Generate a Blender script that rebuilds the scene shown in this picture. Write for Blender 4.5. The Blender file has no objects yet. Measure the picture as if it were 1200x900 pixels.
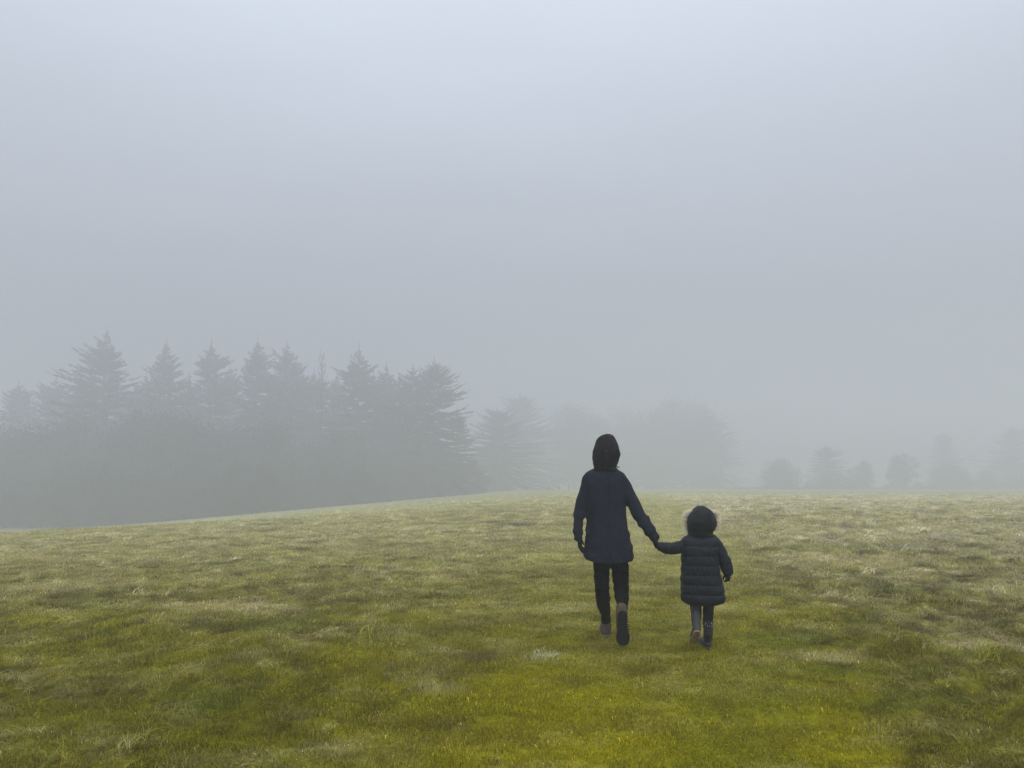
import bpy, math, random
import numpy as np
from mathutils import Vector

scene = bpy.context.scene
COL = scene.collection
rng = np.random.default_rng(7)
random.seed(7)

# ------------------------------------------------------------------ camera
F = 867.0                      # focal length in photo pixels (photo 1200 wide)
EYE = 1.55
TH = math.atan(80.0 / F)       # slight upward tilt
cam_d = bpy.data.cameras.new('camera')
cam_d.sensor_width = 36.0
cam_d.lens = 36.0 * F / 1200.0
cam_d.clip_start = 0.05
cam_d.clip_end = 2000
cam = bpy.data.objects.new('camera', cam_d)
COL.objects.link(cam)
cam.location = (0, 0, EYE)
cam.rotation_euler = (math.pi / 2 + TH, 0, 0)
scene.camera = cam

# ------------------------------------------------------------------ world: overcast daylight
SUN_EL, SUN_AZ = math.radians(62), math.radians(165)      # azimuth from +Y towards +X
world = bpy.data.worlds.new('World')
scene.world = world
world.use_nodes = True
nt = world.node_tree
nt.nodes.clear()
wo = nt.nodes.new('ShaderNodeOutputWorld')
bg = nt.nodes.new('ShaderNodeBackground')
bg.inputs['Strength'].default_value = 0.1
sky = nt.nodes.new('ShaderNodeTexSky')
sky.sky_type = 'NISHITA'
sky.sun_disc = False
sky.sun_elevation = SUN_EL
sky.sun_rotation = SUN_AZ
sky.air_density = 1.0
sky.dust_density = 5.0
tc = nt.nodes.new('ShaderNodeTexCoord')
sep = nt.nodes.new('ShaderNodeSeparateXYZ')
nt.links.new(tc.outputs['Generated'], sep.inputs[0])
ramp = nt.nodes.new('ShaderNodeValToRGB')
ramp.color_ramp.interpolation = 'B_SPLINE'
els = ramp.color_ramp.elements
els[0].position = 0.0
els[0].color = (.265, .291, .335, 1)
els[1].position = 1.0
els[1].color = (1.16, 1.25, 1.36, 1)
for p, c in ((.16, (.332, .363, .422)), (.30, (.505, .548, .640)), (.46, (.665, .738, .860)), (.65, (.92, 1.0, 1.12))):
    e = els.new(p)
    e.color = c + (1,)
nt.links.new(sep.outputs['Z'], ramp.inputs[0])
# faint banks in the cloud layer
mp = nt.nodes.new('ShaderNodeMapping')
mp.inputs['Scale'].default_value = (1.0, 1.0, 4.0)
cn = nt.nodes.new('ShaderNodeTexNoise')
cn.inputs['Scale'].default_value = 1.7
cn.inputs['Detail'].default_value = 3
nt.links.new(tc.outputs['Generated'], mp.inputs[0])
nt.links.new(mp.outputs[0], cn.inputs['Vector'])
mr = nt.nodes.new('ShaderNodeMapRange')
mr.inputs['From Min'].default_value = .3
mr.inputs['From Max'].default_value = .7
mr.inputs['To Min'].default_value = 9.5
mr.inputs['To Max'].default_value = 10.3
nt.links.new(cn.outputs['Fac'], mr.inputs['Value'])
vm = nt.nodes.new('ShaderNodeVectorMath')
vm.operation = 'SCALE'
nt.links.new(ramp.outputs[0], vm.inputs[0])
nt.links.new(mr.outputs[0], vm.inputs['Scale'])
mx = nt.nodes.new('ShaderNodeMix')
mx.data_type = 'RGBA'
mx.inputs[0].default_value = 0.96
nt.links.new(sky.outputs[0], mx.inputs[6])
nt.links.new(vm.outputs[0], mx.inputs[7])
nt.links.new(mx.outputs[2], bg.inputs['Color'])
nt.links.new(bg.outputs[0], wo.inputs[0])

sun_d = bpy.data.lights.new('sun', 'SUN')
sun_d.energy = 1.4
sun_d.angle = math.radians(60)
sun_d.color = (1, .97, .92)
sun = bpy.data.objects.new('sun', sun_d)
COL.objects.link(sun)
sdir = Vector((math.sin(SUN_AZ) * math.cos(SUN_EL), math.cos(SUN_AZ) * math.cos(SUN_EL), math.sin(SUN_EL)))
sun.rotation_euler = (-sdir).to_track_quat('-Z', 'Y').to_euler()

scene.view_settings.view_transform = 'Standard'
scene.view_settings.look = 'None'
scene.view_settings.exposure = 0.0
scene.view_settings.gamma = 1.0
scene.cycles.volume_bounces = 5
scene.cycles.max_bounces = 9
scene.cycles.diffuse_bounces = 3
scene.cycles.transparent_max_bounces = 8

# ------------------------------------------------------------------ numpy helpers
def _hash(ix, iy, iz, seed):
    n = (ix * 374761393 + iy * 668265263 + iz * 2147483647 + seed * 1274126177) & 0xFFFFFFFF
    n = ((n ^ (n >> 13)) * 1274126177) & 0xFFFFFFFF
    n = ((n ^ (n >> 16)) * 2246822519) & 0xFFFFFFFF
    return ((n ^ (n >> 15)) & 0xFFFFFF) / float(0xFFFFFF)

def vnoise(x, y, z=None, seed=0):
    x = np.asarray(x, float); y = np.asarray(y, float)
    z = np.zeros_like(x) if z is None else np.asarray(z, float)
    x0 = np.floor(x); y0 = np.floor(y); z0 = np.floor(z)
    fx = x - x0; fy = y - y0; fz = z - z0
    fx = fx * fx * fx * (fx * (fx * 6 - 15) + 10)
    fy = fy * fy * fy * (fy * (fy * 6 - 15) + 10)
    fz = fz * fz * fz * (fz * (fz * 6 - 15) + 10)
    x0 = x0.astype(np.int64); y0 = y0.astype(np.int64); z0 = z0.astype(np.int64)
    def L(a, b, t): return a + (b - a) * t
    def P(dz):
        return L(L(_hash(x0, y0, z0 + dz, seed), _hash(x0 + 1, y0, z0 + dz, seed), fx),
                 L(_hash(x0, y0 + 1, z0 + dz, seed), _hash(x0 + 1, y0 + 1, z0 + dz, seed), fx), fy)
    if not np.any(fz):
        return P(0) * 2 - 1
    return L(P(0), P(1), fz) * 2 - 1

def fbm(x, y, scale, octaves=3, seed=0, gain=.5):
    s = 0; a = 1; t = 0
    x = np.asarray(x, float) / scale; y = np.asarray(y, float) / scale
    c, sn = math.cos(.6), math.sin(.6)
    for o in range(octaves):
        s = s + a * vnoise(x + 17.3 * o, y - 9.1 * o, seed=seed + o)
        t += a; a *= gain
        x, y = (x * c - y * sn) * 2.03, (x * sn + y * c) * 2.03
    return s / t

def sstep(a, b, x):
    t = np.clip((np.asarray(x, float) - a) / (b - a), 0, 1)
    return t * t * (3 - 2 * t)

# ------------------------------------------------------------------ terrain
WOMAN = (0.80, 6.20)
CHILD = (1.53, 5.95)

def base_height(X, Y):
    X = np.asarray(X, float); Y = np.asarray(Y, float)
    Yp = np.maximum(Y, 0)
    P = -.0465 * 4 * np.log1p(np.exp(np.clip((Yp - 18) / 4, -40, 200)))
    s = 2.0 * np.log1p(np.exp(np.clip(-X / 2.0, -30, 30)))
    s = np.minimum(s, 140)
    return P - .083 * (1 - np.exp(-(Yp / 26.0) ** 2)) * s

def rough(X, Y):
    d = X - .17 * Y
    r = sstep(.9, 2.4, d) + .62 * sstep(.5, 2.6, -d)
    return .22 + .78 * np.clip(r, 0, 1)

def height(X, Y):
    X = np.asarray(X, float); Y = np.asarray(Y, float)
    h = base_height(X, Y)
    r = rough(X, Y)
    far = 1 / (1 + np.exp(-(Y - 14) / 4))
    a = fbm(X * .8, Y, 1.5, 2, seed=3) * .055
    b = fbm(X * .7, Y * 1.1, .36, 3, seed=11)
    c = fbm(X, Y, .13, 2, seed=21)
    m = r * (a * .9 + (.035 + .05 * r * r * (X > 0)) * (np.abs(b) * 1.7 - .5) + .032 * c)
    m = m + far * .07 * fbm(X * .5, Y, 3.2, 3, seed=31)
    # people stand on the even part of the track
    for (px, py) in (WOMAN, CHILD):
        k = np.exp(-((X - px) ** 2 + (Y - py) ** 2) / .35)
        m = m * (1 - k)
    k = np.exp(-(X ** 2 + (Y + .0) ** 2) / 4.0)
    m = m * (1 - k)
    # small scrapes and hollows
    for (hx, hy, rx, ry, d) in HOLLOWS:
        m = m - d * np.exp(-((X - hx) / rx) ** 2 - ((Y - hy) / ry) ** 2)
    return h + m

def ray(px, py):
    a = (px - 600.0) / F; b = (450.0 - py) / F
    return Vector((a, math.cos(TH) - b * math.sin(TH), math.sin(TH) + b * math.cos(TH)))

def at(px, py, Y):
    d = ray(px, py)
    return Vector((0, 0, EYE)) + d * (Y / d.y)

def on_ground(px, py):
    d = ray(px, py)
    z = 0.0
    for _ in range(12):
        t = (z - EYE) / d.z
        z = float(base_height(d.x * t, d.y * t))
    return d.x * t, d.y * t

HOLLOWS = []
FEET = ((.822, 6.44), (.905, 6.02), (1.595, 6.10))
for (px, py, rx, ry, d) in ((470, 768, .10, .10, .05), (445, 802, .12, .08, .05), (278, 855, .14, .07, .06),
                            (540, 765, .35, .25, .04), (585, 765, .25, .22, .035), (120, 808, .3, .10, .05),
                            (40, 812, .3, .12, .05), (1075, 812, .06, .05, .06), (1110, 865, .18, .06, .06),
                            (1150, 868, .12, .06, .06), (1065, 862, .10, .05, .05), (1015, 675, .35, .25, .06),
                            (930, 845, .3, .08, .05), (1160, 787, .12, .12, .06), (1070, 890, .07, .05, .05),
                            (30, 805, .3, .10, .05), (865, 650, .3, .3, .04), (190, 762, .2, .12, .04), (1020, 845, .25, .07, .04)):
    x, y = on_ground(px, py)
    HOLLOWS.append((x, y, rx, ry, d))

# patches of a different plant cover: px, py, half width, half depth, kind, strength
PATCH = []
for (px, py, rx, ry, kind, s) in (
        (560, 764, .30, .28, 'moss', .95), (635, 767, .16, .13, 'bleach', .55), (325, 737, .45, .30, 'lush', .5),
        (1105, 818, .42, .24, 'lush', .5), (1030, 828, .3, .2, 'lush', .4), (230, 818, .55, .35, 'lush', .4),
        (30, 810, .40, .12, 'earth', .75), (130, 808, .3, .12, 'earth', .6), (1070, 890, .07, .05, 'earth', .9),
        (1110, 865, .2, .05, 'earth', .7), (1150, 868, .12, .05, 'earth', .7), (278, 857, .10, .05, 'earth', .9),
        (470, 768, .06, .08, 'earth', .9), (445, 802, .07, .05, 'earth', .9), (1015, 675, .35, .22, 'earth', .7),
        (1075, 812, .05, .04, 'earth', .9), (1065, 862, .09, .04, 'earth', .8), (575, 893, .14, .05, 'earth', .6),
        (265, 712, .9, .35, 'straw', .7), (80, 688, 1.2, .5, 'straw', .6), (510, 805, .22, .14, 'straw', .55),
        (970, 770, .35, .2, 'straw', .6), (840, 712, .5, .3, 'straw', .5), (680, 712, .6, .2, 'straw', .45),
        (385, 875, .3, .12, 'straw', .4), (1150, 760, .5, .3, 'straw', .6), (1005, 660, 1.3, .7, 'straw', .7),
        (720, 640, 1.6, .9, 'straw', .5), (1180, 690, .8, .7, 'straw', .5), (20, 790, .25, .12, 'straw', .5),
        (45, 621, 2.2, .35, 'heath', .9), (130, 620, 1.2, .3, 'heath', .9), (215, 617, 1.0, .3, 'heath', .6),
        (560, 612, 1.3, .5, 'heath', .6), (598, 614, .7, .4, 'heath', .8), (500, 613, .8, .4, 'heath', .5),
        (400, 614, .6, .3, 'heath', .5), (700, 880, .8, .25, 'gold', .5), (420, 772, .6, .4, 'gold', .5),
        (650, 820, .9, .4, 'gold', .4)):
    x, y = on_ground(px, py)
    PATCH.append((x, y, rx, ry, kind, s))

PAL = {'olive': (.275, .268, .016), 'lush': (.165, .205, .022), 'gold': (.395, .368, .010), 'straw': (.58, .53, .24),
       'earth': (.080, .056, .014), 'moss': (.17, .14, .040), 'bleach': (.72, .73, .48), 'heath': (.20, .18, .095),
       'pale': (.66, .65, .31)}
PAL = {k: np.array(v) for k, v in PAL.items()}

def tint(X, Y):
    X = np.asarray(X, float); Y = np.asarray(Y, float)
    c = np.tile(PAL['olive'], (len(X), 1))
    def mixin(name, w):
        nonlocal c
        w = np.clip(w, 0, 1)[:, None]
        c = c * (1 - w) + PAL[name] * w
    r = rough(X, Y)
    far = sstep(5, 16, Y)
    n1 = fbm(X * .6, Y, 1.5, 5, seed=41, gain=.72)
    n2 = fbm(X * .7, Y, .8, 5, seed=51, gain=.75)
    n3 = fbm(X * .6, Y, .45, 4, seed=61, gain=.75)
    n4 = fbm(X * .5, Y, 1.1, 5, seed=71, gain=.7)
    mixin('gold', sstep(-.2, .4, n1) * .55 + (1 - r) * .25)
    mixin('lush', sstep(.0, .35, n2) * (.65 - .25 * far))
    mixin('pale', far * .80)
    mixin('straw', sstep(.04, .35, n3) * (.2 + .5 * r) * (.6 + .4 * far))
    mixin('straw', sstep(.12, .4, n4) * (.25 * far + .2 * r))
    mixin('earth', sstep(.08, .42, fbm(X * .7, Y, .22, 4, seed=81, gain=.8)) * (.25 + .40 * r) * (1 - .55 * far))
    mixin('straw', sstep(.1, .4, fbm(X * .6, Y, .20, 3, seed=85, gain=.75)) * (.25 + .4 * r))
    mixin('moss', sstep(.1, .4, fbm(X * .5, Y, .6, 5, seed=87, gain=.75)) * .4)
    mixin('earth', sstep(.25, .5, fbm(X * .6, Y, .13, 2, seed=89)) * (.35 + .5 * r) * (1 - .3 * far))
    mixin('heath', sstep(.2, .5, fbm(X * .35, Y, 1.2, 4, seed=91, gain=.7)) * .3 * far)
    mixin('pale', sstep(14, 45, Y) * .5)  # distant grass paled in its colour, standing in for mist over the ground
    near = 1 - sstep(4.2, 8.5, Y)
    mixin('earth', (1 - sstep(7, 14, Y)) * sstep(.25, .42, fbm(X * .6, Y, .11, 3, seed=97, gain=.7)) * sstep(.25, .9, r) * .75)
    mixin('gold', near * np.clip((.45 - r) / .2, 0, 1) * .38)
    mixin('olive', near * sstep(.35, .8, r) * .45)
    mixin('lush', near * sstep(.35, .8, r) * .12)
    mixin('earth', near * sstep(.35, .8, r) * (.12 + .30 * sstep(-.1, .4, fbm(X * .7, Y, .5, 5, seed=95, gain=.8))))
    for (hx, hy, rx, ry, kind, s) in PATCH:
        w = np.exp(-(((X - hx) / rx) ** 2 + ((Y - hy) / ry) ** 2) * 1.2)
        w = sstep(.25, .8, w + .28 * fbm(X, Y, .12 * (1 + Y / 8), 2, seed=7))
        mixin(kind, w * s)
    return c

# ------------------------------------------------------------------ materials
def new_mat(name):
    m = bpy.data.materials.new(name)
    m.use_nodes = True
    n = m.node_tree
    b = n.nodes['Principled BSDF']
    return m, n, b

def noise_mat(name, c1, c2, scale=20, detail=4, rough_=.8, bump=.3, bump_scale=None, stretch=(1, 1, 1), sheen=0, spec=.3, bump_dist=.01):
    m, n, b = new_mat(name)
    co = n.nodes.new('ShaderNodeTexCoord')
    mpg = n.nodes.new('ShaderNodeMapping')
    mpg.inputs['Scale'].default_value = stretch
    n.links.new(co.outputs['Object'], mpg.inputs[0])
    no = n.nodes.new('ShaderNodeTexNoise')
    no.inputs['Scale'].default_value = scale
    no.inputs['Detail'].default_value = detail
    n.links.new(mpg.outputs[0], no.inputs['Vector'])
    r = n.nodes.new('ShaderNodeValToRGB')
    r.color_ramp.elements[0].position = .3
    r.color_ramp.elements[1].position = .7
    r.color_ramp.elements[0].color = tuple(c1) + (1,)
    r.color_ramp.elements[1].color = tuple(c2) + (1,)
    n.links.new(no.outputs['Fac'], r.inputs[0])
    n.links.new(r.outputs[0], b.inputs['Base Color'])
    b.inputs['Roughness'].default_value = rough_
    b.inputs['Specular IOR Level'].default_value = spec
    b.inputs['Sheen Weight'].default_value = sheen
    if bump:
        n2 = n.nodes.new('ShaderNodeTexNoise')
        n2.inputs['Scale'].default_value = bump_scale or scale * 4
        n2.inputs['Detail'].default_value = 3
        n.links.new(mpg.outputs[0], n2.inputs['Vector'])
        bu = n.nodes.new('ShaderNodeBump')
        bu.inputs['Strength'].default_value = bump
        bu.inputs['Distance'].default_value = bump_dist
        n.links.new(n2.outputs['Fac'], bu.inputs['Height'])
        n.links.new(bu.outputs[0], b.inputs['Normal'])
    return m

def plant_mat(name, attr=None, attr_type='GEOMETRY', c1=(.1, .1, .03), c2=None, shade_attr=None, transl=.3):
    """matte leaf: diffuse plus some light let through"""
    m = bpy.data.materials.new(name)
    m.use_nodes = True
    n = m.node_tree
    n.nodes.clear()
    out = n.nodes.new('ShaderNodeOutputMaterial')
    dif = n.nodes.new('ShaderNodeBsdfDiffuse')
    tr = n.nodes.new('ShaderNodeBsdfTranslucent')
    ms = n.nodes.new('ShaderNodeMixShader')
    ms.inputs[0].default_value = transl
    n.links.new(dif.outputs[0], ms.inputs[1])
    n.links.new(tr.outputs[0], ms.inputs[2])
    n.links.new(ms.outputs[0], out.inputs[0])
    if attr:
        a = n.nodes.new('ShaderNodeAttribute')
        a.attribute_name = attr
        a.attribute_type = attr_type
        col = a.outputs['Color']
    else:
        co = n.nodes.new('ShaderNodeNewGeometry')
        no = n.nodes.new('ShaderNodeTexNoise')
        no.inputs['Scale'].default_value = .6
        no.inputs['Detail'].default_value = 4
        n.links.new(co.outputs['Position'], no.inputs['Vector'])
        r = n.nodes.new('ShaderNodeValToRGB')
        r.color_ramp.elements[0].position = .35
        r.color_ramp.elements[1].position = .65
        r.color_ramp.elements[0].color = tuple(c1) + (1,)
        r.color_ramp.elements[1].color = tuple(c2 or c1) + (1,)
        n.links.new(no.outputs['Fac'], r.inputs[0])
        col = r.outputs[0]
    if shade_attr:
        a2 = n.nodes.new('ShaderNodeAttribute')
        a2.attribute_name = shade_attr
        mul = n.nodes.new('ShaderNodeMix')
        mul.data_type = 'RGBA'
        mul.blend_type = 'MULTIPLY'
        mul.inputs[0].default_value = 1
        n.links.new(col, mul.inputs[6])
        n.links.new(a2.outputs['Color'], mul.inputs[7])
        col = mul.outputs[2]
    n.links.new(col, dif.inputs[0])
    n.links.new(col, tr.inputs[0])
    return m

M = {}
M['coat'] = noise_mat('navy_wool_coat', (.0105, .0145, .0270), (.0185, .0235, .0400), 60, 5, .9, .35, 260, sheen=.0, spec=.12, bump_dist=.004)
M['hood'] = noise_mat('charcoal_hood_cloth', (.0085, .0086, .0095), (.0155, .0155, .0165), 40, 5, .85, .35, 200, spec=.15, bump_dist=.004)
M['sleeve'] = noise_mat('charcoal_sleeve_cloth', (.009, .010, .0145), (.0135, .015, .021), 40, 5, .85, .35, 200, spec=.15, bump_dist=.004)
M['glove'] = noise_mat('black_knit_glove', (.005, .005, .0055), (.009, .009, .010), 120, 2, .85, .4, 300, spec=.2, bump_dist=.003)
M['leggings'] = noise_mat('black_leggings', (.0028, .003, .0035), (.006, .0062, .007), 50, 3, .85, .2, 200, spec=.12, bump_dist=.003)
M['suede'] = noise_mat('brown_suede', (.080, .057, .047), (.140, .102, .086), 45, 4, .9, .4, 150, spec=.1, bump_dist=.003)
M['rubber'] = noise_mat('black_rubber_sole', (.005, .005, .005), (.011, .0105, .009), 30, 4, .75, .3, 90, spec=.3, bump_dist=.003)
M['greysole'] = noise_mat('grey_sole', (.12, .11, .105), (.2, .19, .18), 40, 3, .85, .2)
M['puffer'] = noise_mat('blue_black_nylon', (.0055, .0080, .0150), (.0100, .0135, .0225), 25, 4, .62, .5, 60, spec=.22, bump_dist=.006)
M['puffer_hood'] = noise_mat('blue_black_hood_nylon', (.0050, .0065, .010), (.009, .0115, .0155), 22, 4, .62, .5, 40, spec=.22, bump_dist=.006)
M['fur'] = plant_mat('cream_fake_fur', c1=(.90, .84, .68), c2=(.97, .93, .82), transl=.3)
M['kidlegs'] = noise_mat('dark_grey_tights', (.020, .021, .027), (.034, .036, .044), 50, 3, .9, .2, 200, spec=.1, bump_dist=.003)
M['kidboot'] = noise_mat('navy_welly_rubber', (.022, .025, .034), (.036, .040, .052), 20, 3, .62, .1, 60, spec=.5, bump_dist=.002)
M['kidsole'] = noise_mat('tan_boot_sole', (.20, .125, .085), (.34, .23, .17), 40, 4, .85, .3, 100, bump_dist=.003)
M['dots'] = noise_mat('pale_dots', (.5, .52, .55), (.6, .62, .65), 10, 1, .4, 0)
M['skin'] = noise_mat('skin', (.40, .25, .18), (.46, .30, .22), 15, 2, .5, .05)
M['hair'] = noise_mat('dark_brown_hair', (.02, .012, .008), (.05, .03, .018), 60, 3, .5, .2, stretch=(1, 1, .1))
M['spruce'] = plant_mat('spruce_needles', c1=(.018, .026, .016), c2=(.036, .046, .026), transl=.15)
M['bark'] = noise_mat('grey_brown_bark', (.03, .025, .02), (.07, .058, .045), 6, 4, .95, .5, 20, stretch=(1, 1, .3))
M['leaf'] = plant_mat('autumn_leaves', c1=(.042, .042, .024), c2=(.068, .062, .034), transl=.2)
M['scrub'] = plant_mat('olive_scrub', c1=(.026, .027, .011), c2=(.050, .047, .020), transl=.2)
M['post'] = noise_mat('weathered_wood', (.06, .05, .04), (.12, .10, .08), 8, 4, .9, .4, 30)

# ------------------------------------------------------------------ object helpers
def tag(o, label=None, cat=None, group=None, kind=None):
    if label: o['label'] = label
    if cat: o['category'] = cat
    if group: o['group'] = group
    if kind: o['kind'] = kind
    return o

def link(name, me, mat=None, parent=None, origin=None):
    o = bpy.data.objects.new(name, me)
    COL.objects.link(o)
    if mat is not None and not me.materials:
        me.materials.append(mat)
    if parent is not None:
        o.parent = parent
    return o

def mesh_np(name, V, Fc, smooth=False):
    """V n x 3; Fc: array m x k, or a list of such arrays"""
    V = np.asarray(V, np.float32)
    if not isinstance(Fc, list): Fc = [Fc]
    Fc = [np.asarray(f, np.int32) for f in Fc if len(f)]
    me = bpy.data.meshes.new(name)
    me.vertices.add(len(V))
    me.vertices.foreach_set('co', V.ravel())
    loops = np.concatenate([f.ravel() for f in Fc])
    tot = np.concatenate([np.full(len(f), f.shape[1], np.int32) for f in Fc])
    start = np.concatenate([[0], np.cumsum(tot)[:-1]]).astype(np.int32)
    me.loops.add(len(loops))
    me.loops.foreach_set('vertex_index', loops)
    me.polygons.add(len(tot))
    me.polygons.foreach_set('loop_start', start)
    me.polygons.foreach_set('loop_total', tot)
    me.update(calc_edges=True)
    me.validate()
    me.polygons.foreach_set('use_smooth', np.full(len(me.polygons), smooth))
    return me

def empty(name, loc):
    o = bpy.data.objects.new(name, None)
    o.empty_display_size = .2
    COL.objects.link(o)
    o.location = loc
    return o

# ------------------------------------------------------------------ ground
def build_ground():
    rs = [0.0, .6]
    while rs[-1] < 420:
        r = rs[-1]
        rs.append(r + max(.028, r * .0095))
    rs = np.array(rs[1:])
    a_front = np.linspace(math.radians(-52), math.radians(52), 420)
    a_back = np.linspace(math.radians(52), math.radians(308), 90)[1:-1]
    ang = np.concatenate([a_front, a_back])
    R, A = np.meshgrid(rs, ang, indexing='ij')
    X = (R * np.sin(A)).ravel(); Y = (R * np.cos(A)).ravel()
    Z = height(X, Y)
    nr, na = len(rs), len(ang)
    V = np.column_stack([X, Y, Z])
    i = np.arange(nr - 1)[:, None]; j = np.arange(na)[None, :]
    j2 = (j + 1) % na
    q = np.stack([i * na + j, (i + 1) * na + j, (i + 1) * na + j2, i * na + j2], -1).reshape(-1, 4)[:, ::-1]
    V = np.vstack([V, [[0, 0, float(height([0.0], [0.0])[0])]]])
    c = len(V) - 1
    jj = np.arange(na)
    t = np.column_stack([np.full(na, c), (jj + 1) % na, jj])
    me = mesh_np('field_ground', V, [q, t], True)
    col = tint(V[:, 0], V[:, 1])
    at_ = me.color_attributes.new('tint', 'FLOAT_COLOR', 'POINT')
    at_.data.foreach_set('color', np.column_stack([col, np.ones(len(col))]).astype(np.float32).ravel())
    m, n, b = new_mat('turf')
    a = n.nodes.new('ShaderNodeAttribute'); a.attribute_name = 'tint'
    geo = n.nodes.new('ShaderNodeNewGeometry')
    no = n.nodes.new('ShaderNodeTexNoise'); no.inputs['Scale'].default_value = 14; no.inputs['Detail'].default_value = 8; no.inputs['Roughness'].default_value = .7
    n.links.new(geo.outputs['Position'], no.inputs['Vector'])
    r = n.nodes.new('ShaderNodeMapRange'); r.inputs['From Min'].default_value = .3; r.inputs['From Max'].default_value = .7
    r.inputs['To Min'].default_value = .28; r.inputs['To Max'].default_value = .95
    n.links.new(no.outputs['Fac'], r.inputs['Value'])
    sc = n.nodes.new('ShaderNodeVectorMath'); sc.operation = 'SCALE'
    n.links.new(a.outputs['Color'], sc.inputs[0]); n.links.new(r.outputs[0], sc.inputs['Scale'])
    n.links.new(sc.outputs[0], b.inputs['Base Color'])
    b.inputs['Roughness'].default_value = 1
    b.inputs['Specular IOR Level'].default_value = 0
    n2 = n.nodes.new('ShaderNodeTexNoise'); n2.inputs['Scale'].default_value = 30; n2.inputs['Detail'].default_value = 6
    n.links.new(geo.outputs['Position'], n2.inputs['Vector'])
    bu = n.nodes.new('ShaderNodeBump'); bu.inputs['Strength'].default_value = .8; bu.inputs['Distance'].default_value = .03
    n.links.new(n2.outputs['Fac'], bu.inputs['Height']); n.links.new(bu.outputs[0], b.inputs['Normal'])
    me.materials.append(m)
    o = link('ground', me)
    tag(o, 'rolling rough pasture that falls away into the fog', None, None, 'structure')
build_ground()

# ------------------------------------------------------------------ grass blades
def blade_mesh(name, n, radius, hmin, hmax, width, lean, flat=0.0, hue=.25, dry=.1, direction=None):
    V = []; Q = []; T = []; C = []
    rg = np.random.default_rng(abs(hash(name)) % 1000 if False else sum(map(ord, name)))
    for k in range(n):
        rr = radius * math.sqrt(rg.random()); a = rg.random() * 2 * math.pi
        bx, by = rr * math.cos(a), rr * math.sin(a)
        h = hmin + (hmax - hmin) * rg.random() ** 1.4
        w = width * (.7 + .6 * rg.random())
        d = rg.random() * 2 * math.pi if direction is None else direction + rg.normal() * .5
        f = rg.random() * 2 * math.pi
        wx, wy = math.cos(f) * w / 2, math.sin(f) * w / 2
        ln = lean * (.4 + .9 * rg.random())
        i = len(V)
        up = 1 - flat
        for (s, ww) in ((0, 1.0), (.45, .85), (.8, .55)):
            z = h * s * (1 - .45 * ln * s) * up + .004
            o = h * ln * s * s * (1 + flat)
            x = bx + math.cos(d) * o; y = by + math.sin(d) * o
            V += [(x - wx * ww, y - wy * ww, z - (.012 if s == 0 else 0)), (x + wx * ww, y + wy * ww, z - (.012 if s == 0 else 0))]
        z = h * (1 - .5 * ln) * up; o = h * ln * (1 + flat)
        V.append((bx + math.cos(d) * o, by + math.sin(d) * o, max(z, .004)))
        Q += [(i, i + 1, i + 3, i + 2), (i + 2, i + 3, i + 5, i + 4)]
        T.append((i + 4, i + 5, i + 6))
        v = .56 + .90 * rg.random()
        c = np.array([v * (1 + hue * (rg.random() - .5)), v, v * (.8 + .4 * rg.random())])
        if rg.random() < dry:
            c = c * np.array([1.7, 1.6, 3.0])
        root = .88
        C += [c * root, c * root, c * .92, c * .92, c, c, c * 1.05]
    me = mesh_np(name, V, [np.array(Q), np.array(T)], True)
    ca = me.color_attributes.new('shade', 'FLOAT_COLOR', 'POINT')
    C = np.array(C)
    ca.data.foreach_set('color', np.column_stack([C, np.ones(len(C))]).astype(np.float32).ravel())
    return me

M['grass'] = plant_mat('grass_blades', 'tint', 'INSTANCER', shade_attr='shade', transl=.42)

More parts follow.
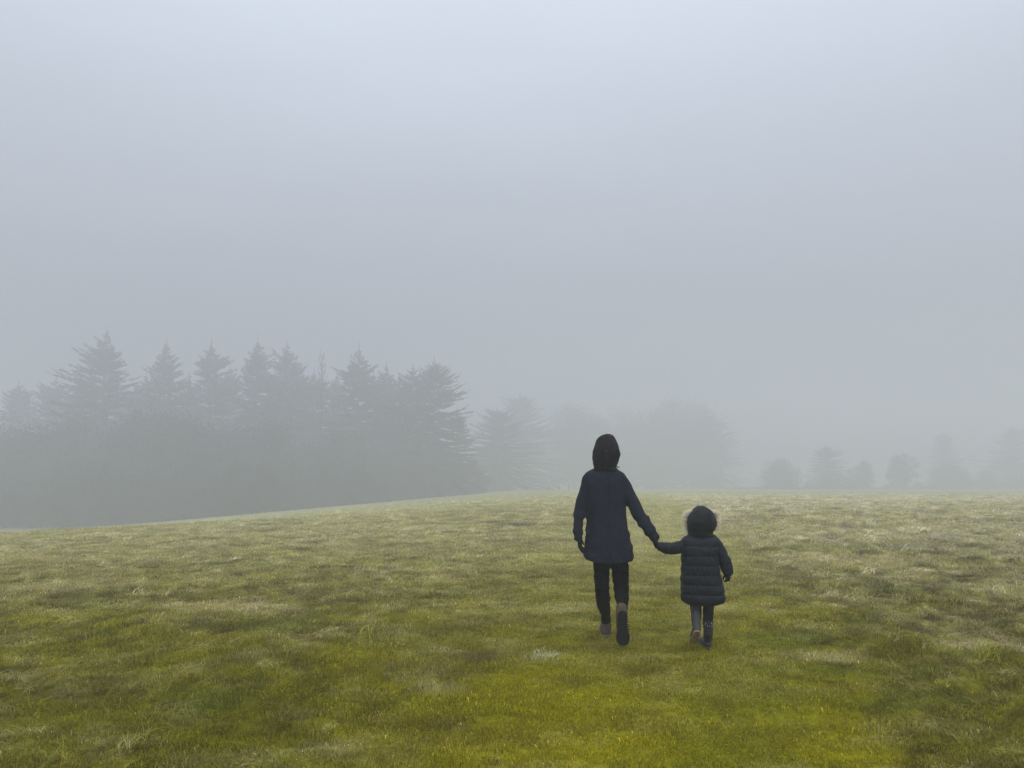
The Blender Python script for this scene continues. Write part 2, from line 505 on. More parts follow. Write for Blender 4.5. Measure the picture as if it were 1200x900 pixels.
def instancer(name, protos, P, rot, scl, idx, col, label):
    pc = bpy.data.collections.new(name + '_blades')
    for k, me in enumerate(protos):
        if not me.materials: me.materials.append(M['grass'])
        ob = bpy.data.objects.new('%s_tuft_%02d' % (name, k), me)
        pc.objects.link(ob)
    me = bpy.data.meshes.new(name)
    me.vertices.add(len(P))
    me.vertices.foreach_set('co', np.asarray(P, np.float32).ravel())
    a = me.attributes.new('rot', 'FLOAT_VECTOR', 'POINT'); a.data.foreach_set('vector', np.asarray(rot, np.float32).ravel())
    a = me.attributes.new('scl', 'FLOAT_VECTOR', 'POINT'); a.data.foreach_set('vector', np.asarray(scl, np.float32).ravel())
    a = me.attributes.new('idx', 'INT', 'POINT'); a.data.foreach_set('value', np.asarray(idx, np.int32))
    a = me.attributes.new('tint', 'FLOAT_COLOR', 'POINT')
    a.data.foreach_set('color', np.column_stack([col, np.ones(len(col))]).astype(np.float32).ravel())
    g = bpy.data.node_groups.new(name + '_scatter', 'GeometryNodeTree')
    g.interface.new_socket('Geometry', in_out='INPUT', socket_type='NodeSocketGeometry')
    g.interface.new_socket('Geometry', in_out='OUTPUT', socket_type='NodeSocketGeometry')
    gi = g.nodes.new('NodeGroupInput'); go = g.nodes.new('NodeGroupOutput')
    ci = g.nodes.new('GeometryNodeCollectionInfo')
    ci.inputs['Collection'].default_value = pc
    ci.inputs['Separate Children'].default_value = True
    ip = g.nodes.new('GeometryNodeInstanceOnPoints')
    ip.inputs['Pick Instance'].default_value = True
    def na(nm, tp):
        x = g.nodes.new('GeometryNodeInputNamedAttribute'); x.data_type = tp; x.inputs['Name'].default_value = nm
        return x.outputs['Attribute']
    g.links.new(gi.outputs[0], ip.inputs['Points'])
    g.links.new(ci.outputs[0], ip.inputs['Instance'])
    g.links.new(na('idx', 'INT'), ip.inputs['Instance Index'])
    g.links.new(na('rot', 'FLOAT_VECTOR'), ip.inputs['Rotation'])
    g.links.new(na('scl', 'FLOAT_VECTOR'), ip.inputs['Scale'])
    g.links.new(ip.outputs[0], go.inputs[0])
    o = link(name, me)
    md = o.modifiers.new('scatter', 'NODES'); md.node_group = g
    tag(o, label, None, None, 'stuff')
    return o

def scatter(n0, ynear, yfar, power):
    """points over the field, thinning with distance"""
    u = rng.random(n0)
    e = 2 - power
    Y = (ynear ** e + u * (yfar ** e - ynear ** e)) ** (1 / e)
    X = (rng.random(n0) * 2 - 1) * (Y * .80 + 1.6)
    return X, Y

def build_grass():
    protos = [blade_mesh('turf_a', 46, .085, .008, .028, .0034, .8),
              blade_mesh('turf_b', 46, .085, .008, .032, .0036, 1.0, hue=.35),
              blade_mesh('turf_c', 42, .085, .006, .026, .0032, .9, dry=.22),
              blade_mesh('turf_d', 42, .080, .010, .038, .0034, 1.1, dry=.15),
              blade_mesh('long_a', 40, .07, .03, .085, .0034, 1.3, flat=.4, dry=.3),
              blade_mesh('long_b', 40, .07, .03, .10, .0034, 1.4, flat=.5, dry=.35, direction=.4),
              blade_mesh('long_c', 36, .06, .03, .10, .0032, 1.3, flat=.4, dry=.45),
              blade_mesh('long_d', 40, .07, .02, .08, .0034, 1.4, flat=.55, dry=.3, direction=2.6)]
    X, Y = scatter(165000, 2.2, 70, 1.25)
    # the turf closes round the boots
    for (fx, fy) in FEET:
        X = np.concatenate([X, fx + rng.normal(0, .10, 90)]); Y = np.concatenate([Y, fy + rng.normal(0, .13, 90)])
    r = rough(X, Y)
    longp = sstep(.55, 1.0, r) * (.22 + .55 * sstep(-.1, .4, fbm(X * .7, Y, .8, 3, seed=101)))
    bare = np.zeros(len(X))
    for (hx, hy, rx, ry, kind, s) in PATCH:
        if kind == 'earth':
            bare = np.maximum(bare, np.exp(-((X - hx) / rx) ** 2 - ((Y - hy) / ry) ** 2) * s)
    keep = rng.random(len(X)) > bare * .75
    X, Y, r, longp = X[keep], Y[keep], r[keep], longp[keep]
    isl = rng.random(len(X)) < longp
    idx = np.where(isl, rng.integers(4, 8, len(X)), rng.integers(0, 4, len(X)))
    Z = height(X, Y)
    s = (.8 + .5 * rng.random(len(X))) * (1 + .05 * np.maximum(Y - 4, 0)).clip(1, 3.0)
    hz = s ** .6 * (.6 + .55 * r) * (.7 + .6 * sstep(-.5, .5, fbm(X, Y, .4, 2, seed=111)))
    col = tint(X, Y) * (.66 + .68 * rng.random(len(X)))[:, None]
    rot = np.column_stack([rng.normal(0, .12, len(X)), rng.normal(0, .12, len(X)), rng.random(len(X)) * 6.28])
    # the long grass lies over in the wind, roughly one way
    rot[isl & (idx == 5), 2] = rng.normal(.3, .5, (isl & (idx == 5)).sum())
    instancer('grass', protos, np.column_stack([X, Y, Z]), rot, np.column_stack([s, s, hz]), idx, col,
              'short matted yellow green grass with tussocks over the whole field')
    # bleached dry stalks
    n = 2400
    protos = [blade_mesh('stalk_a', 4, .06, .07, .16, .0024, 1.6, flat=.6, dry=0),
              blade_mesh('stalk_b', 5, .06, .06, .14, .0024, 1.3, flat=.5, dry=0, direction=0),
              blade_mesh('stalk_c', 2, .05, .10, .20, .0022, 1.7, flat=.7, dry=0)]
    X, Y = scatter(n, 3.0, 26, 1.3)
    r = rough(X, Y)
    k = rng.random(n) < (.12 + .88 * sstep(.4, 1, r))
    X, Y = X[k], Y[k]
    n = len(X)
    s = .7 + .5 * rng.random(n)
    col = np.array([.40, .36, .15]) * (.6 + .6 * rng.random(n))[:, None]
    rot = np.column_stack([rng.normal(0, .1, n), rng.normal(0, .1, n), rng.random(n) * 6.28])
    instancer('dry_stalks', protos, np.column_stack([X, Y, height(X, Y) + .004]), rot, np.column_stack([s, s, s]), rng.integers(0, 3, n), col,
              'bleached straw stalks scattered through the rough grass')
build_grass()

# ------------------------------------------------------------------ solid-modelling helpers for the figures
def tube(points, radii, n=14, flat=None, sub=4):
    """closed tapered tube with rounded ends through points (a Catmull-Rom path); flat squashes it: (normal vector, factor)"""
    P = [Vector(p) for p in points]; R = list(radii)
    pts, rad = [], []
    if len(P) == 1:
        P = [P[0] - Vector((0, 0, .001)), P[0] + Vector((0, 0, .001))]; R = [R[0], R[0]]
    for i in range(len(P) - 1):
        p0 = P[max(i - 1, 0)]; p1 = P[i]; p2 = P[i + 1]; p3 = P[min(i + 2, len(P) - 1)]
        for k in range(sub):
            t = k / sub
            pts.append(.5 * ((2 * p1) + (p2 - p0) * t + (2 * p0 - 5 * p1 + 4 * p2 - p3) * t * t + (3 * p1 - p0 - 3 * p2 + p3) * t ** 3))
            t2 = t * t * (3 - 2 * t)
            rad.append(R[i] * (1 - t2) + R[i + 1] * t2)
    pts.append(P[-1]); rad.append(R[-1])
    # round caps
    d0 = (pts[0] - pts[1]).normalized(); d1 = (pts[-1] - pts[-2]).normalized()
    head = []; tail = []
    for a in (80, 60, 38, 18):
        a = math.radians(a)
        head.append((pts[0] + d0 * rad[0] * math.sin(a), rad[0] * math.cos(a)))
        tail.append((pts[-1] + d1 * rad[-1] * math.sin(a), rad[-1] * math.cos(a)))
    pts = [h[0] for h in head] + pts + [t[0] for t in reversed(tail)]
    rad = [h[1] for h in head] + rad + [t[1] for t in reversed(tail)]
    V = []; Q = []
    ref = Vector((0, 1, 0))
    if abs(d1.dot(ref)) > .8: ref = Vector((1, 0, 0))
    for i, p in enumerate(pts):
        t = (pts[min(i + 1, len(pts) - 1)] - pts[max(i - 1, 0)]).normalized()
        u = (ref - t * ref.dot(t)).normalized(); w = t.cross(u)
        ref = u
        for k in range(n):
            a = 2 * math.pi * k / n
            off = (u * math.cos(a) + w * math.sin(a)) * rad[i]
            if flat is not None:
                nrm, fac = flat
                nrm = Vector(nrm).normalized()
                off = off - nrm * off.dot(nrm) * (1 - fac)
            V.append(p + off)
    m = len(pts)
    for i in range(m - 1):
        for k in range(n):
            Q.append((i * n + k, i * n + (k + 1) % n, (i + 1) * n + (k + 1) % n, (i + 1) * n + k))
    b = len(V)
    V.append(pts[0] + d0 * rad[0] * .02); V.append(pts[-1] + d1 * rad[-1] * .02)
    T = []
    for k in range(n):
        T.append((b, (k + 1) % n, k)); T.append((b + 1, (m - 1) * n + k, (m - 1) * n + (k + 1) % n))
    return np.array([tuple(v) for v in V]), np.array(Q), np.array(T)

def interp_rows(rows, step):
    """rows sorted by first column; smooth interpolation at even steps"""
    rows = np.array(rows, float)
    ys = np.arange(rows[0, 0], rows[-1, 0] + 1e-6, step)
    out = [ys]
    for c in range(1, rows.shape[1]):
        m = np.gradient(rows[:, c], rows[:, 0])
        y = []
        for v in ys:
            i = min(max(np.searchsorted(rows[:, 0], v) - 1, 0), len(rows) - 2)
            h = rows[i + 1, 0] - rows[i, 0]; t = (v - rows[i, 0]) / h
            y.append((2 * t ** 3 - 3 * t * t + 1) * rows[i, c] + (t ** 3 - 2 * t * t + t) * h * m[i] + (-2 * t ** 3 + 3 * t * t) * rows[i + 1, c] + (t ** 3 - t * t) * h * m[i + 1])
        out.append(np.array(y))
    return np.column_stack(out)

def loft(rows, n=56, e=2.3, step=1.0, mod=None, drop=None):
    """closed body from rows (photo y, x left, x right, depth centre, depth radius) measured at the figure"""
    rows = interp_rows(rows, step)
    V = []; Q = []
    top = rows[0, 0]; bot = rows[-1, 0]
    for (y, xl, xr, yc, ry) in rows:
        for k in range(n):
            a = 2 * math.pi * k / n
            ca, sa = math.cos(a), math.sin(a)
            ux = math.copysign(abs(ca) ** (2 / e), ca); uy = math.copysign(abs(sa) ** (2 / e), sa)
            yy = y
            if drop: yy = y - drop(a, (y - top) / (bot - top))
            c = at((xl + xr) / 2, yy, yc)
            rx = (xr - xl) / 2 * yc / F
            s = 1.0
            if mod: s = mod(y, a)
            V.append((c.x + ux * rx * (1 + (s - 1) * .5), c.y + uy * ry * s, c.z))
    m = len(rows)
    for i in range(m - 1):
        for k in range(n):
            Q.append((i * n + k, i * n + (k + 1) % n, (i + 1) * n + (k + 1) % n, (i + 1) * n + k))
    V = np.array(V)
    b = len(V)
    V = np.vstack([V, V[:n].mean(0), V[-n:].mean(0)])
    T = []
    for k in range(n):
        T.append((b, (k + 1) % n, k)); T.append((b + 1, (m - 1) * n + k, (m - 1) * n + (k + 1) % n))
    return V, np.array(Q), np.array(T)

def fuse(solids, voxel, smooth_it=3, smooth_f=.5):
    """one continuous skin over overlapping solids"""
    V = []; Q = []; T = []; o = 0
    for (v, q, t) in solids:
        V.append(v); Q.append(q + o); T.append(t + o); o += len(v)
    me = mesh_np('tmp', np.vstack(V), [np.vstack(Q), np.vstack(T)])
    ob = bpy.data.objects.new('tmp', me)
    COL.objects.link(ob)
    r = ob.modifiers.new('r', 'REMESH'); r.mode = 'VOXEL'; r.voxel_size = voxel; r.adaptivity = 0
    if smooth_it:
        s = ob.modifiers.new('s', 'SMOOTH'); s.iterations = smooth_it; s.factor = smooth_f
    bpy.context.view_layer.update()
    dg = bpy.context.evaluated_depsgraph_get()
    ev = ob.evaluated_get(dg)
    res = bpy.data.meshes.new_from_object(ev)
    bpy.data.objects.remove(ob)
    bpy.data.meshes.remove(me)
    return res

def wrinkle(me, amp, scale, seed=0, stretch=(1, 1, 1), fn=None):
    n = len(me.vertices)
    co = np.empty(n * 3, np.float32); me.vertices.foreach_get('co', co); co = co.reshape(-1, 3).astype(float)
    nr = np.empty(n * 3, np.float32); me.vertices.foreach_get('normal', nr); nr = nr.reshape(-1, 3).astype(float)
    x, y, z = co[:, 0] / scale * stretch[0], co[:, 1] / scale * stretch[1], co[:, 2] / scale * stretch[2]
    d = vnoise(x, y, z, seed) + .5 * vnoise(x * 2.1 + 5, y * 2.1, z * 2.1, seed + 1)
    d = d * amp
    if fn is not None: d = d + fn(co)
    co = co + nr * d[:, None]
    me.vertices.foreach_set('co', co.astype(np.float32).ravel())
    me.update()

def child(name, me, mat, root, parent=None, smooth=True):
    """move a mesh built in world space under its figure"""
    n = len(me.vertices)
    co = np.empty(n * 3, np.float32); me.vertices.foreach_get('co', co); co = co.reshape(-1, 3)
    co = co - np.array(root.location, np.float32)
    me.vertices.foreach_set('co', co.ravel())
    me.polygons.foreach_set('use_smooth', np.full(len(me.polygons), smooth))
    me.update()
    me.name = name
    me.materials.clear(); me.materials.append(mat)
    return link(name, me, mat, parent or root)

def chain(pts, n=16, flat=None, puff=None):
    """pts: (photo x, photo y, distance, half width in photo px)"""
    P = [at(x, y, Y) for (x, y, Y, w) in pts]
    R = [w * Y / F for (x, y, Y, w) in pts]
    if puff:
        # baffles along the sleeve
        seg = puff
        PP, RR = [], []
        L = [0]
        for a, b in zip(P, P[1:]): L.append(L[-1] + (b - a).length)
        N = 40
        for i in range(N + 1):
            d = L[-1] * i / N
            k = min(max(np.searchsorted(L, d) - 1, 0), len(P) - 2)
            t = (d - L[k]) / (L[k + 1] - L[k])
            PP.append(P[k].lerp(P[k + 1], t))
            r = R[k] * (1 - t) + R[k + 1] * t
            RR.append(r * (.93 + .10 * abs(math.sin(math.pi * d / seg)) ** .6))
        return tube(PP, RR, n, flat, sub=1)
    return tube(P, R, n, flat)

def hood_shell(name, rows, mat, root, e=2.1, open_half=38, thick=.012, n=60, wr=.003):
    """cloth shell open at the front (+Y, where the face looks)"""
    rows = interp_rows(rows, .75)
    V = []; Q = []
    a0, a1 = math.radians(90 + open_half), math.radians(450 - open_half)
    for j, (y, xl, xr, yc, ry) in enumerate(rows):
        xl, xr = min(xl, xr - .4), max(xr, xl + .4)
        c = at((xl + xr) / 2, y, yc)
        rx = (xr - xl) / 2 * yc / F
        for k in range(n + 1):
            a = a0 + (a1 - a0) * k / n
            ca, sa = math.cos(a), math.sin(a)
            V.append((c.x + math.copysign(abs(ca) ** (2 / e), ca) * rx, c.y + math.copysign(abs(sa) ** (2 / e), sa) * max(ry, .002), c.z))
    for j in range(len(rows) - 1):
        for k in range(n):
            a = j * (n + 1) + k
            Q.append((a, a + n + 1, a + n + 2, a + 1))
    me = mesh_np(name, np.array(V), np.array(Q))
    wrinkle(me, wr, .07, 5)
    o = child(name, me, mat, root)
    s = o.modifiers.new('thickness', 'SOLIDIFY'); s.thickness = thick; s.offset = -1
    return o

def slab(outline, thick, nrm, up, origin, mat, name, root, parent=None, lugs=0):
    """sole: outline of (across, along) metres, extruded"""
    nrm = Vector(nrm).normalized(); up = Vector(up); up = (up - nrm * up.dot(nrm)).normalized(); rt = up.cross(nrm)
    V = []; m = len(outline)
    for (sc, d) in ((.93, 0), (1, .2), (1, .85), (.95, 1)):
        for (a, b) in outline:
            V.append(tuple(Vector(origin) + rt * a * sc + up * b * sc + nrm * thick * d))
    Q = []
    for l in range(3):
        for k in range(m):
            Q.append((l * m + k, l * m + (k + 1) % m, (l + 1) * m + (k + 1) % m, (l + 1) * m + k))
    V.append(tuple(Vector(origin))); V.append(tuple(Vector(origin) + nrm * thick))
    T = []
    for k in range(m):
        T.append((4 * m, (k + 1) % m, k)); T.append((4 * m + 1, 3 * m + k, 3 * m + (k + 1) % m))
    # tread bars
    for i in range(lugs):
        t = -.42 + .84 * (i + .5) / lugs
        L = max(b for a, b in outline) - min(b for a, b in outline)
        yb = (max(b for a, b in outline) + min(b for a, b in outline)) / 2 + t * L
        w = .30 * L * (1 - 1.6 * abs(t) ** 2.5) * .6
        base = len(V)
        for z in (thick * .9, thick * 1.25):
            for (a, b) in ((-w, -.004), (w, -.004), (w, .004), (-w, .004)):
                V.append(tuple(Vector(origin) + rt * a + up * (yb + b) + nrm * z))
        Q += [(base, base + 1, base + 5, base + 4), (base + 1, base + 2, base + 6, base + 5), (base + 2, base + 3, base + 7, base + 6),
              (base + 3, base, base + 4, base + 7), (base + 4, base + 5, base + 6, base + 7)]
    me = mesh_np(name, np.array(V), [np.array(Q), np.array(T)])
    return child(name, me, mat, root, parent, smooth=False)

def sole_outline(L, W):
    """foot shaped: heel at -L/2, toe at +L/2"""
    pts = []
    prof = [(-.5, 0), (-.48, .42), (-.42, .66), (-.3, .74), (-.12, .66), (.05, .74), (.22, .98), (.32, 1.0), (.42, .82), (.48, .5), (.5, 0)]
    for t, w in prof: pts.append((w * W / 2, t * L))
    for t, w in reversed(prof[1:-1]): pts.append((-w * W / 2 * .96, t * L))
    return pts

def hand(wrist, direction, across, palm_n, size, curl=.6, side=1):
    """glove shapes: palm, four unequal fingers with bends, thumb from the side; returns solids"""
    d = Vector(direction).normalized(); ac = Vector(across); ac = (ac - d * ac.dot(d)).normalized(); nn = Vector(palm_n); nn = (nn - d * nn.dot(d) - ac * nn.dot(ac)).normalized()
    w = Vector(wrist); s = size
    out = [tube([w - d * .03 * s, w + d * .01 * s, w + d * .05 * s, w + d * .085 * s], [.027 * s, .028 * s, .037 * s, .036 * s], 14, (nn, .55))]
    for k, (off, ln) in enumerate(((-.028, .066), (-.0095, .078), (.0095, .072), (.027, .056))):
        b = w + d * .080 * s + ac * off * s
        p = [b - d * .02 * s, b]
        cur = Vector(d); ang = 0
        for j, f in enumerate((.45, .32, .26)):
            ang += curl * (.5 + .35 * j) + .04 * k
            cc = d * math.cos(ang) + nn * math.sin(ang) + ac * off * 2.0
            b = b + cc.normalized() * ln * s * f
            p.append(b)
        r = (.0105, .0105, .0098, .0090, .0078)
        out.append(tube(p, [x * s for x in r], 10, sub=2))
    tb = w + d * .025 * s - ac * .026 * s * side
    tp = [tb, tb - ac * .022 * s * side + d * .022 * s + nn * .010 * s, tb - ac * .030 * s * side + d * .048 * s + nn * .020 * s, tb - ac * .024 * s * side + d * .070 * s + nn * .030 * s]
    out.append(tube(tp, [.015 * s, .0125 * s, .011 * s, .009 * s], 10, sub=2))
    return out

def head_solids(c, s):
    """head facing +Y: skull, jaw, nose, ears, brow, lips"""
    c = Vector(c)
    def p(x, y, z): return c + Vector((x, y, z)) * s
    return [tube([p(0, -.02, .02), p(0, .005, .025)], [.080 * s, .080 * s], 18), tube([p(0, .02, -.03), p(0, .04, -.07)], [.062 * s, .038 * s], 16),
            tube([p(0, .085, .01), p(0, .102, -.022)], [.010 * s, .014 * s], 8, sub=2),
            tube([p(-.078, -.005, .01), p(-.078, -.008, -.03)], [.014 * s, .010 * s], 8, sub=2), tube([p(.078, -.005, .01), p(.078, -.008, -.03)], [.014 * s, .010 * s], 8, sub=2),
            tube([p(-.03, .074, .03), p(.03, .074, .03)], [.013 * s, .013 * s], 8, sub=2), tube([p(-.016, .078, -.052), p(.016, .078, -.052)], [.009 * s, .009 * s], 8, sub=2)]

def eyes(c, s, root, body):
    for sx in (-1, 1):
        v, q, t = tube([Vector(c) + Vector((sx * .030 * s, .073 * s, .008 * s))], [.0115 * s], 12)
        child('eye', mesh_np('eye', v, [q, t]), M['greysole'], root, body)

# ------------------------------------------------------------------ the woman
def build_woman():
    Y = 6.20
    g = float(height([WOMAN[0]], [WOMAN[1]])[0])
    root = empty('person', (WOMAN[0], WOMAN[1], g))
    tag(root, 'adult in a long navy coat with the hood up, holding a child by the hand', 'person', 'people walking away over the field')
    # body, one continuous surface under the clothes
    hc = at(709.5, 531, Y + .03)
    sol = head_solids(hc, 1.0)
    sol += [chain([(709, 545, Y + .01, 7), (709, 556, Y, 8)], 14)]
    sol += [loft([(553, 694, 724, Y, .07), (560, 688, 731, Y, .085), (580, 693, 728, Y, .095), (600, 695, 727, Y, .09), (625, 692, 731, Y, .11), (642, 691, 736, Y, .115), (650, 698, 730, Y, .06)], 40)]
    sol += [chain([(689, 562, Y, 4.5), (684, 583, Y, 4.3), (679.4, 603, Y - .03, 3.6), (677.8, 624, Y - .06, 2.4)])]
    sol += [chain([(731, 562, Y, 4.5), (740, 584, Y - .02, 4.3), (752.5, 609, Y - .06, 3.6), (763, 625, Y - .10, 2.4)])]
    sol += [chain([(704.6, 645, Y, 8), (705, 675, Y + .05, 6.5), (706.2, 698, Y + .11, 5.2), (709.6, 719, Y + .18, 3.2), (710.4, 728, Y + .235, 2.6)])]
    sol += [chain([(725, 645, Y, 9), (727, 672, Y + .04, 8), (728.5, 697, Y + .0, 6.6), (729, 716, Y - .07, 4)])]
    body = fuse(sol, .009, 3)
    body = child('body', body, M['skin'], root)
    eyes(hc, 1.0, root, body)
    # coat body with sleeves
    def drop(a, t):
        return 4.5 * abs(math.cos(a)) ** 3 * max(0, (t - .82) / .18) ** 2
    torso = loft([(548, 699, 720, Y, .055), (550.5, 694.5, 725, Y, .075), (553.5, 688.5, 730, Y, .095), (558, 684.5, 734, Y, .108), (566, 684.5, 734, Y, .120), (578, 686, 733.5, Y, .128),
                  (590, 687.3, 733, Y, .128), (602, 687.5, 733.5, Y, .128), (615, 687, 735, Y, .138), (630, 686, 737.5, Y, .150), (642, 685.4, 739.6, Y, .160), (652, 684.8, 741, Y, .168), (658.5, 685.5, 740.5, Y, .166)],
                 64, 2.4, drop=drop)
    sl1 = chain([(698, 556.5, Y, 5.5), (692, 558.5, Y, 6.0), (687.8, 565, Y, 6.9), (684.6, 577, Y, 7.0), (681.6, 590, Y - .01, 6.9), (679.4, 603, Y - .03, 6.3), (678.0, 611, Y - .05, 6.3), (677.2, 620, Y - .06, 6.2), (677.4, 629.5, Y - .07, 5.6)], 24)
    sl2 = chain([(720, 556.5, Y, 5.5), (726.5, 558.5, Y, 6.0), (730.6, 565, Y, 6.9), (735.2, 576, Y - .01, 7.3), (740.8, 587, Y - .02, 7.7), (746.2, 599, Y - .04, 7.5), (752.5, 609, Y - .06, 7.1), (759, 618.5, Y - .09, 6.6), (766.3, 629.2, Y - .11, 5.4)], 24)
    me = fuse([torso, sl1, sl2], .0062, 4)
    e1 = np.array(at(679, 607, Y - .03)); e2 = np.array(at(753, 608, Y - .06))
    xl, xr = at(687, 600, Y).x, at(733.5, 600, Y).x
    def seams(co):
        d = np.zeros(len(co))
        body_ = (co[:, 0] > xl + .01) & (co[:, 0] < xr - .01)
        back = (co[:, 1] < Y + .02) & body_
        cx = at(710.5, 600, Y).x
        d -= .0055 * np.exp(-((co[:, 0] - cx) / .007) ** 2) * back          # centre back seam
        for px, w in ((698, .10), (722.5, .10)):                             # shaped panel seams
            x0 = at(px, 600, Y).x + .015 * np.sin((co[:, 2] - 1.0) * 5) * (1 if px > 710 else -1)
            d -= .0030 * np.exp(-((co[:, 0] - x0) / .005) ** 2) * back
        z0 = at(710, 652.5, Y).z
        d -= .0025 * np.exp(-((co[:, 2] - z0) / .005) ** 2)                  # hem stitch
        # soft drag folds, strongest towards the hem
        d += .0125 * vnoise(co[:, 0] * 14, co[:, 1] * 6, co[:, 2] * 2.2, 8) * np.clip((1.3 - co[:, 2]) / .5, 0, 1) * back
        # bunched cloth at the elbows and above the cuffs
        for e, ax, sel in ((e1, (.1, 0, 1), co[:, 0] < xl + .01), (e2, (.62, 0, -.78), co[:, 0] > xr)):
            t = (co - e) @ np.array(ax)
            w = vnoise(co[:, 0] * 9, co[:, 1] * 14, co[:, 2] * 9, 3) * .012
            d += sel * (.0095 * np.sin((t + w) / .019) * np.exp(-((t - .01) / .038) ** 2) + .0070 * np.sin((t + 2 * w) / .016 + 1) * np.exp(-((t - (-.12 if ax[2] > 0 else .12)) / .035) ** 2))
        # armhole seam
        for x0, sg in ((at(691.5, 570, Y).x, 1), (at(729, 570, Y).x, -1)):
            xx = x0 + sg * .02 * np.sin((co[:, 2] - 1.25) * 6)
            d -= .0022 * np.exp(-((co[:, 0] - xx) / .005) ** 2) * (co[:, 2] > 1.12) * (co[:, 2] < 1.40) * (co[:, 1] < Y)
        return d
    wrinkle(me, .0080, .085, 3, (1, 1, .75), seams)
    coat = child('coat', me, M['coat'], root)
    coat['label'] = 'long navy coat'
    # hood
    hr = [(508.8, 708.5, 712.5, Y + .03, .01), (510.5, 704.5, 717, Y + .025, .055), (513.5, 701, 719.8, Y + .02, .090), (518, 698, 722.3, Y + .015, .115), (524, 696.2, 724.6, Y + .012, .132), (530, 695.2, 725.8, Y + .01, .140), (537, 694.8, 725.4, Y + .01, .138), (543, 695, 723.4, Y + .01, .128), (548, 695.6, 721.8, Y + .01, .116), (551.5, 694, 724, Y + .005, .108)]
    hood = hood_shell('hood', hr, M['hood'], root, 2.15, 40, .012, wr=.006)
    # hood seams: two raised ridges over the crown and the collar join
    def rib(name, pts, r, mat, parent, k=7):
        v, q, t = tube(pts, [r] * len(pts), k, sub=3)
        child(name, mesh_np(name, v, [q, t]), mat, root, parent)
    def back_pt(rows, py, u):
        R_ = interp_rows(rows, .5)
        i = int(np.argmin(abs(R_[:, 0] - py)))
        y, xl, xr, yc, ry = R_[i]
        c = at((xl + xr) / 2, y, yc)
        rx = (xr - xl) / 2 * yc / F
        return Vector((c.x + u * rx, c.y - ry * (1 - abs(u) ** 2.15) ** (1 / 2.15) - .001, c.z))
    for u in (-.30, .34):
        rib('seam', [back_pt(hr, py, u * (1 - .45 * max(0, (520 - py) / 12))) for py in (511, 515, 521, 529, 537, 545, 550)], .0040, M['hood'], hood)
    rib('seam', [back_pt(hr, 547 + .8 * math.cos(u * 2), u) for u in (-.97, -.8, -.5, -.2, .1, .4, .7, .9, .97)], .0045, M['hood'], hood)
    v, q, t = tube([back_pt(hr, 528.5, -.20)], [.0040], 8)
    tg = child('snap', mesh_np('snap', v, [q, t]), M['greysole'], root, hood)
    # a strand of hair blown out at the side
    rg = random.Random(4)
    for k in range(5):
        p0 = at(720.5, 546 - k * .5, Y - .0)
        pts = [p0, at(722.5 + rg.random(), 546.5 + rg.random() * 1, Y), at(724 + 1.6 * rg.random(), 547.5 + rg.random() * 2 - 1, Y), at(725 + 1.5 * rg.random(), 545.5 + rg.random() * 4, Y)]
        rib('hair_strand', pts, .0013, M['hair'], body, 5)
    # gloves
    hd = hand(at(678.6, 629, Y - .07), at(680.0, 643, Y - .04) - at(678.6, 629, Y - .07), (.15, 1, 0), (1, .1, 0), .90, .30, -1)
    me = fuse(hd, .0035, 2)
    child('glove', me, M['glove'], root)
    w = at(765.5, 628.0, Y - .11)
    hd = hand(w, at(769.3, 641, Y - .14) - w, (-.2, -1, .1), (1, -.1, .35), .88, .75, -1)
    hd += [chain([(764.0, 625, Y - .105, 4.6), (767, 631.5, Y - .12, 4.6)], 14)]
    me = fuse(hd, .0035, 2)
    child('glove', me, M['glove'], root)
    # leggings
    lg = [chain([(705, 640, Y, 11), (704.6, 652, Y + .01, 10), (704.8, 662, Y + .03, 9.6), (705, 675, Y + .05, 8.9), (705.6, 688, Y + .07, 8.1), (706.2, 698, Y + .11, 8.2), (707.4, 709, Y + .15, 7.3), (709.6, 719, Y + .18, 5.8), (710.4, 728, Y + .235, 5.3)], 20),
          chain([(725, 640, Y, 11), (726, 652, Y + .01, 10.4), (726.4, 662, Y + .02, 10.2), (727.2, 675, Y + .03, 9.6), (728, 687, Y + .03, 9.0), (728.5, 697, Y + .0, 8.3), (729, 706, Y - .04, 7.0), (729, 714, Y - .07, 5.9)], 20)]
    me = fuse(lg, .006, 3)
    wrinkle(me, .0055, .055, 15, (1, 1, 1.8))
    child('leggings', me, M['leggings'], root)
    # planted boot, pointing away
    gz = g + .012
    hx = at(710.4, 735, Y + .24)
    hx = Vector((hx.x, hx.y, gz))
    b = fuse([tube([hx + Vector((0, .0, .125)), hx + Vector((0, -.002, .075)), hx + Vector((0, -.004, .042))], [.043, .044, .044], 18),
              tube([hx + Vector((0, .0, .045)), hx + Vector((0, .08, .045)), hx + Vector((.005, .15, .036)), hx + Vector((.008, .19, .028))], [.043, .042, .045, .030], 18)], .005, 3)
    wrinkle(b, .002, .04, 3)
    bt = child('boot', b, M['suede'], root)
    slab(sole_outline(.285, .096), .022, (0, 0, -1), (0, 1, 0), hx + Vector((.004, .085, .018)), M['greysole'], 'sole', root, bt)
    rib('seam', [hx + Vector((0, -.047, .02)), hx + Vector((0, -.049, .06)), hx + Vector((0, -.047, .11))], .0025, M['suede'], bt)
    # trailing boot, heel lifted, sole towards the viewer
    hh = at(729.0, 717.5, Y - .13); tt = at(729.8, 751, Y - .17)
    tt = Vector((tt.x, tt.y, g + .01))
    ax = (tt - hh).normalized(); bk = Vector((0, -1, -.12)).normalized(); bk = (bk - ax * bk.dot(ax)).normalized()
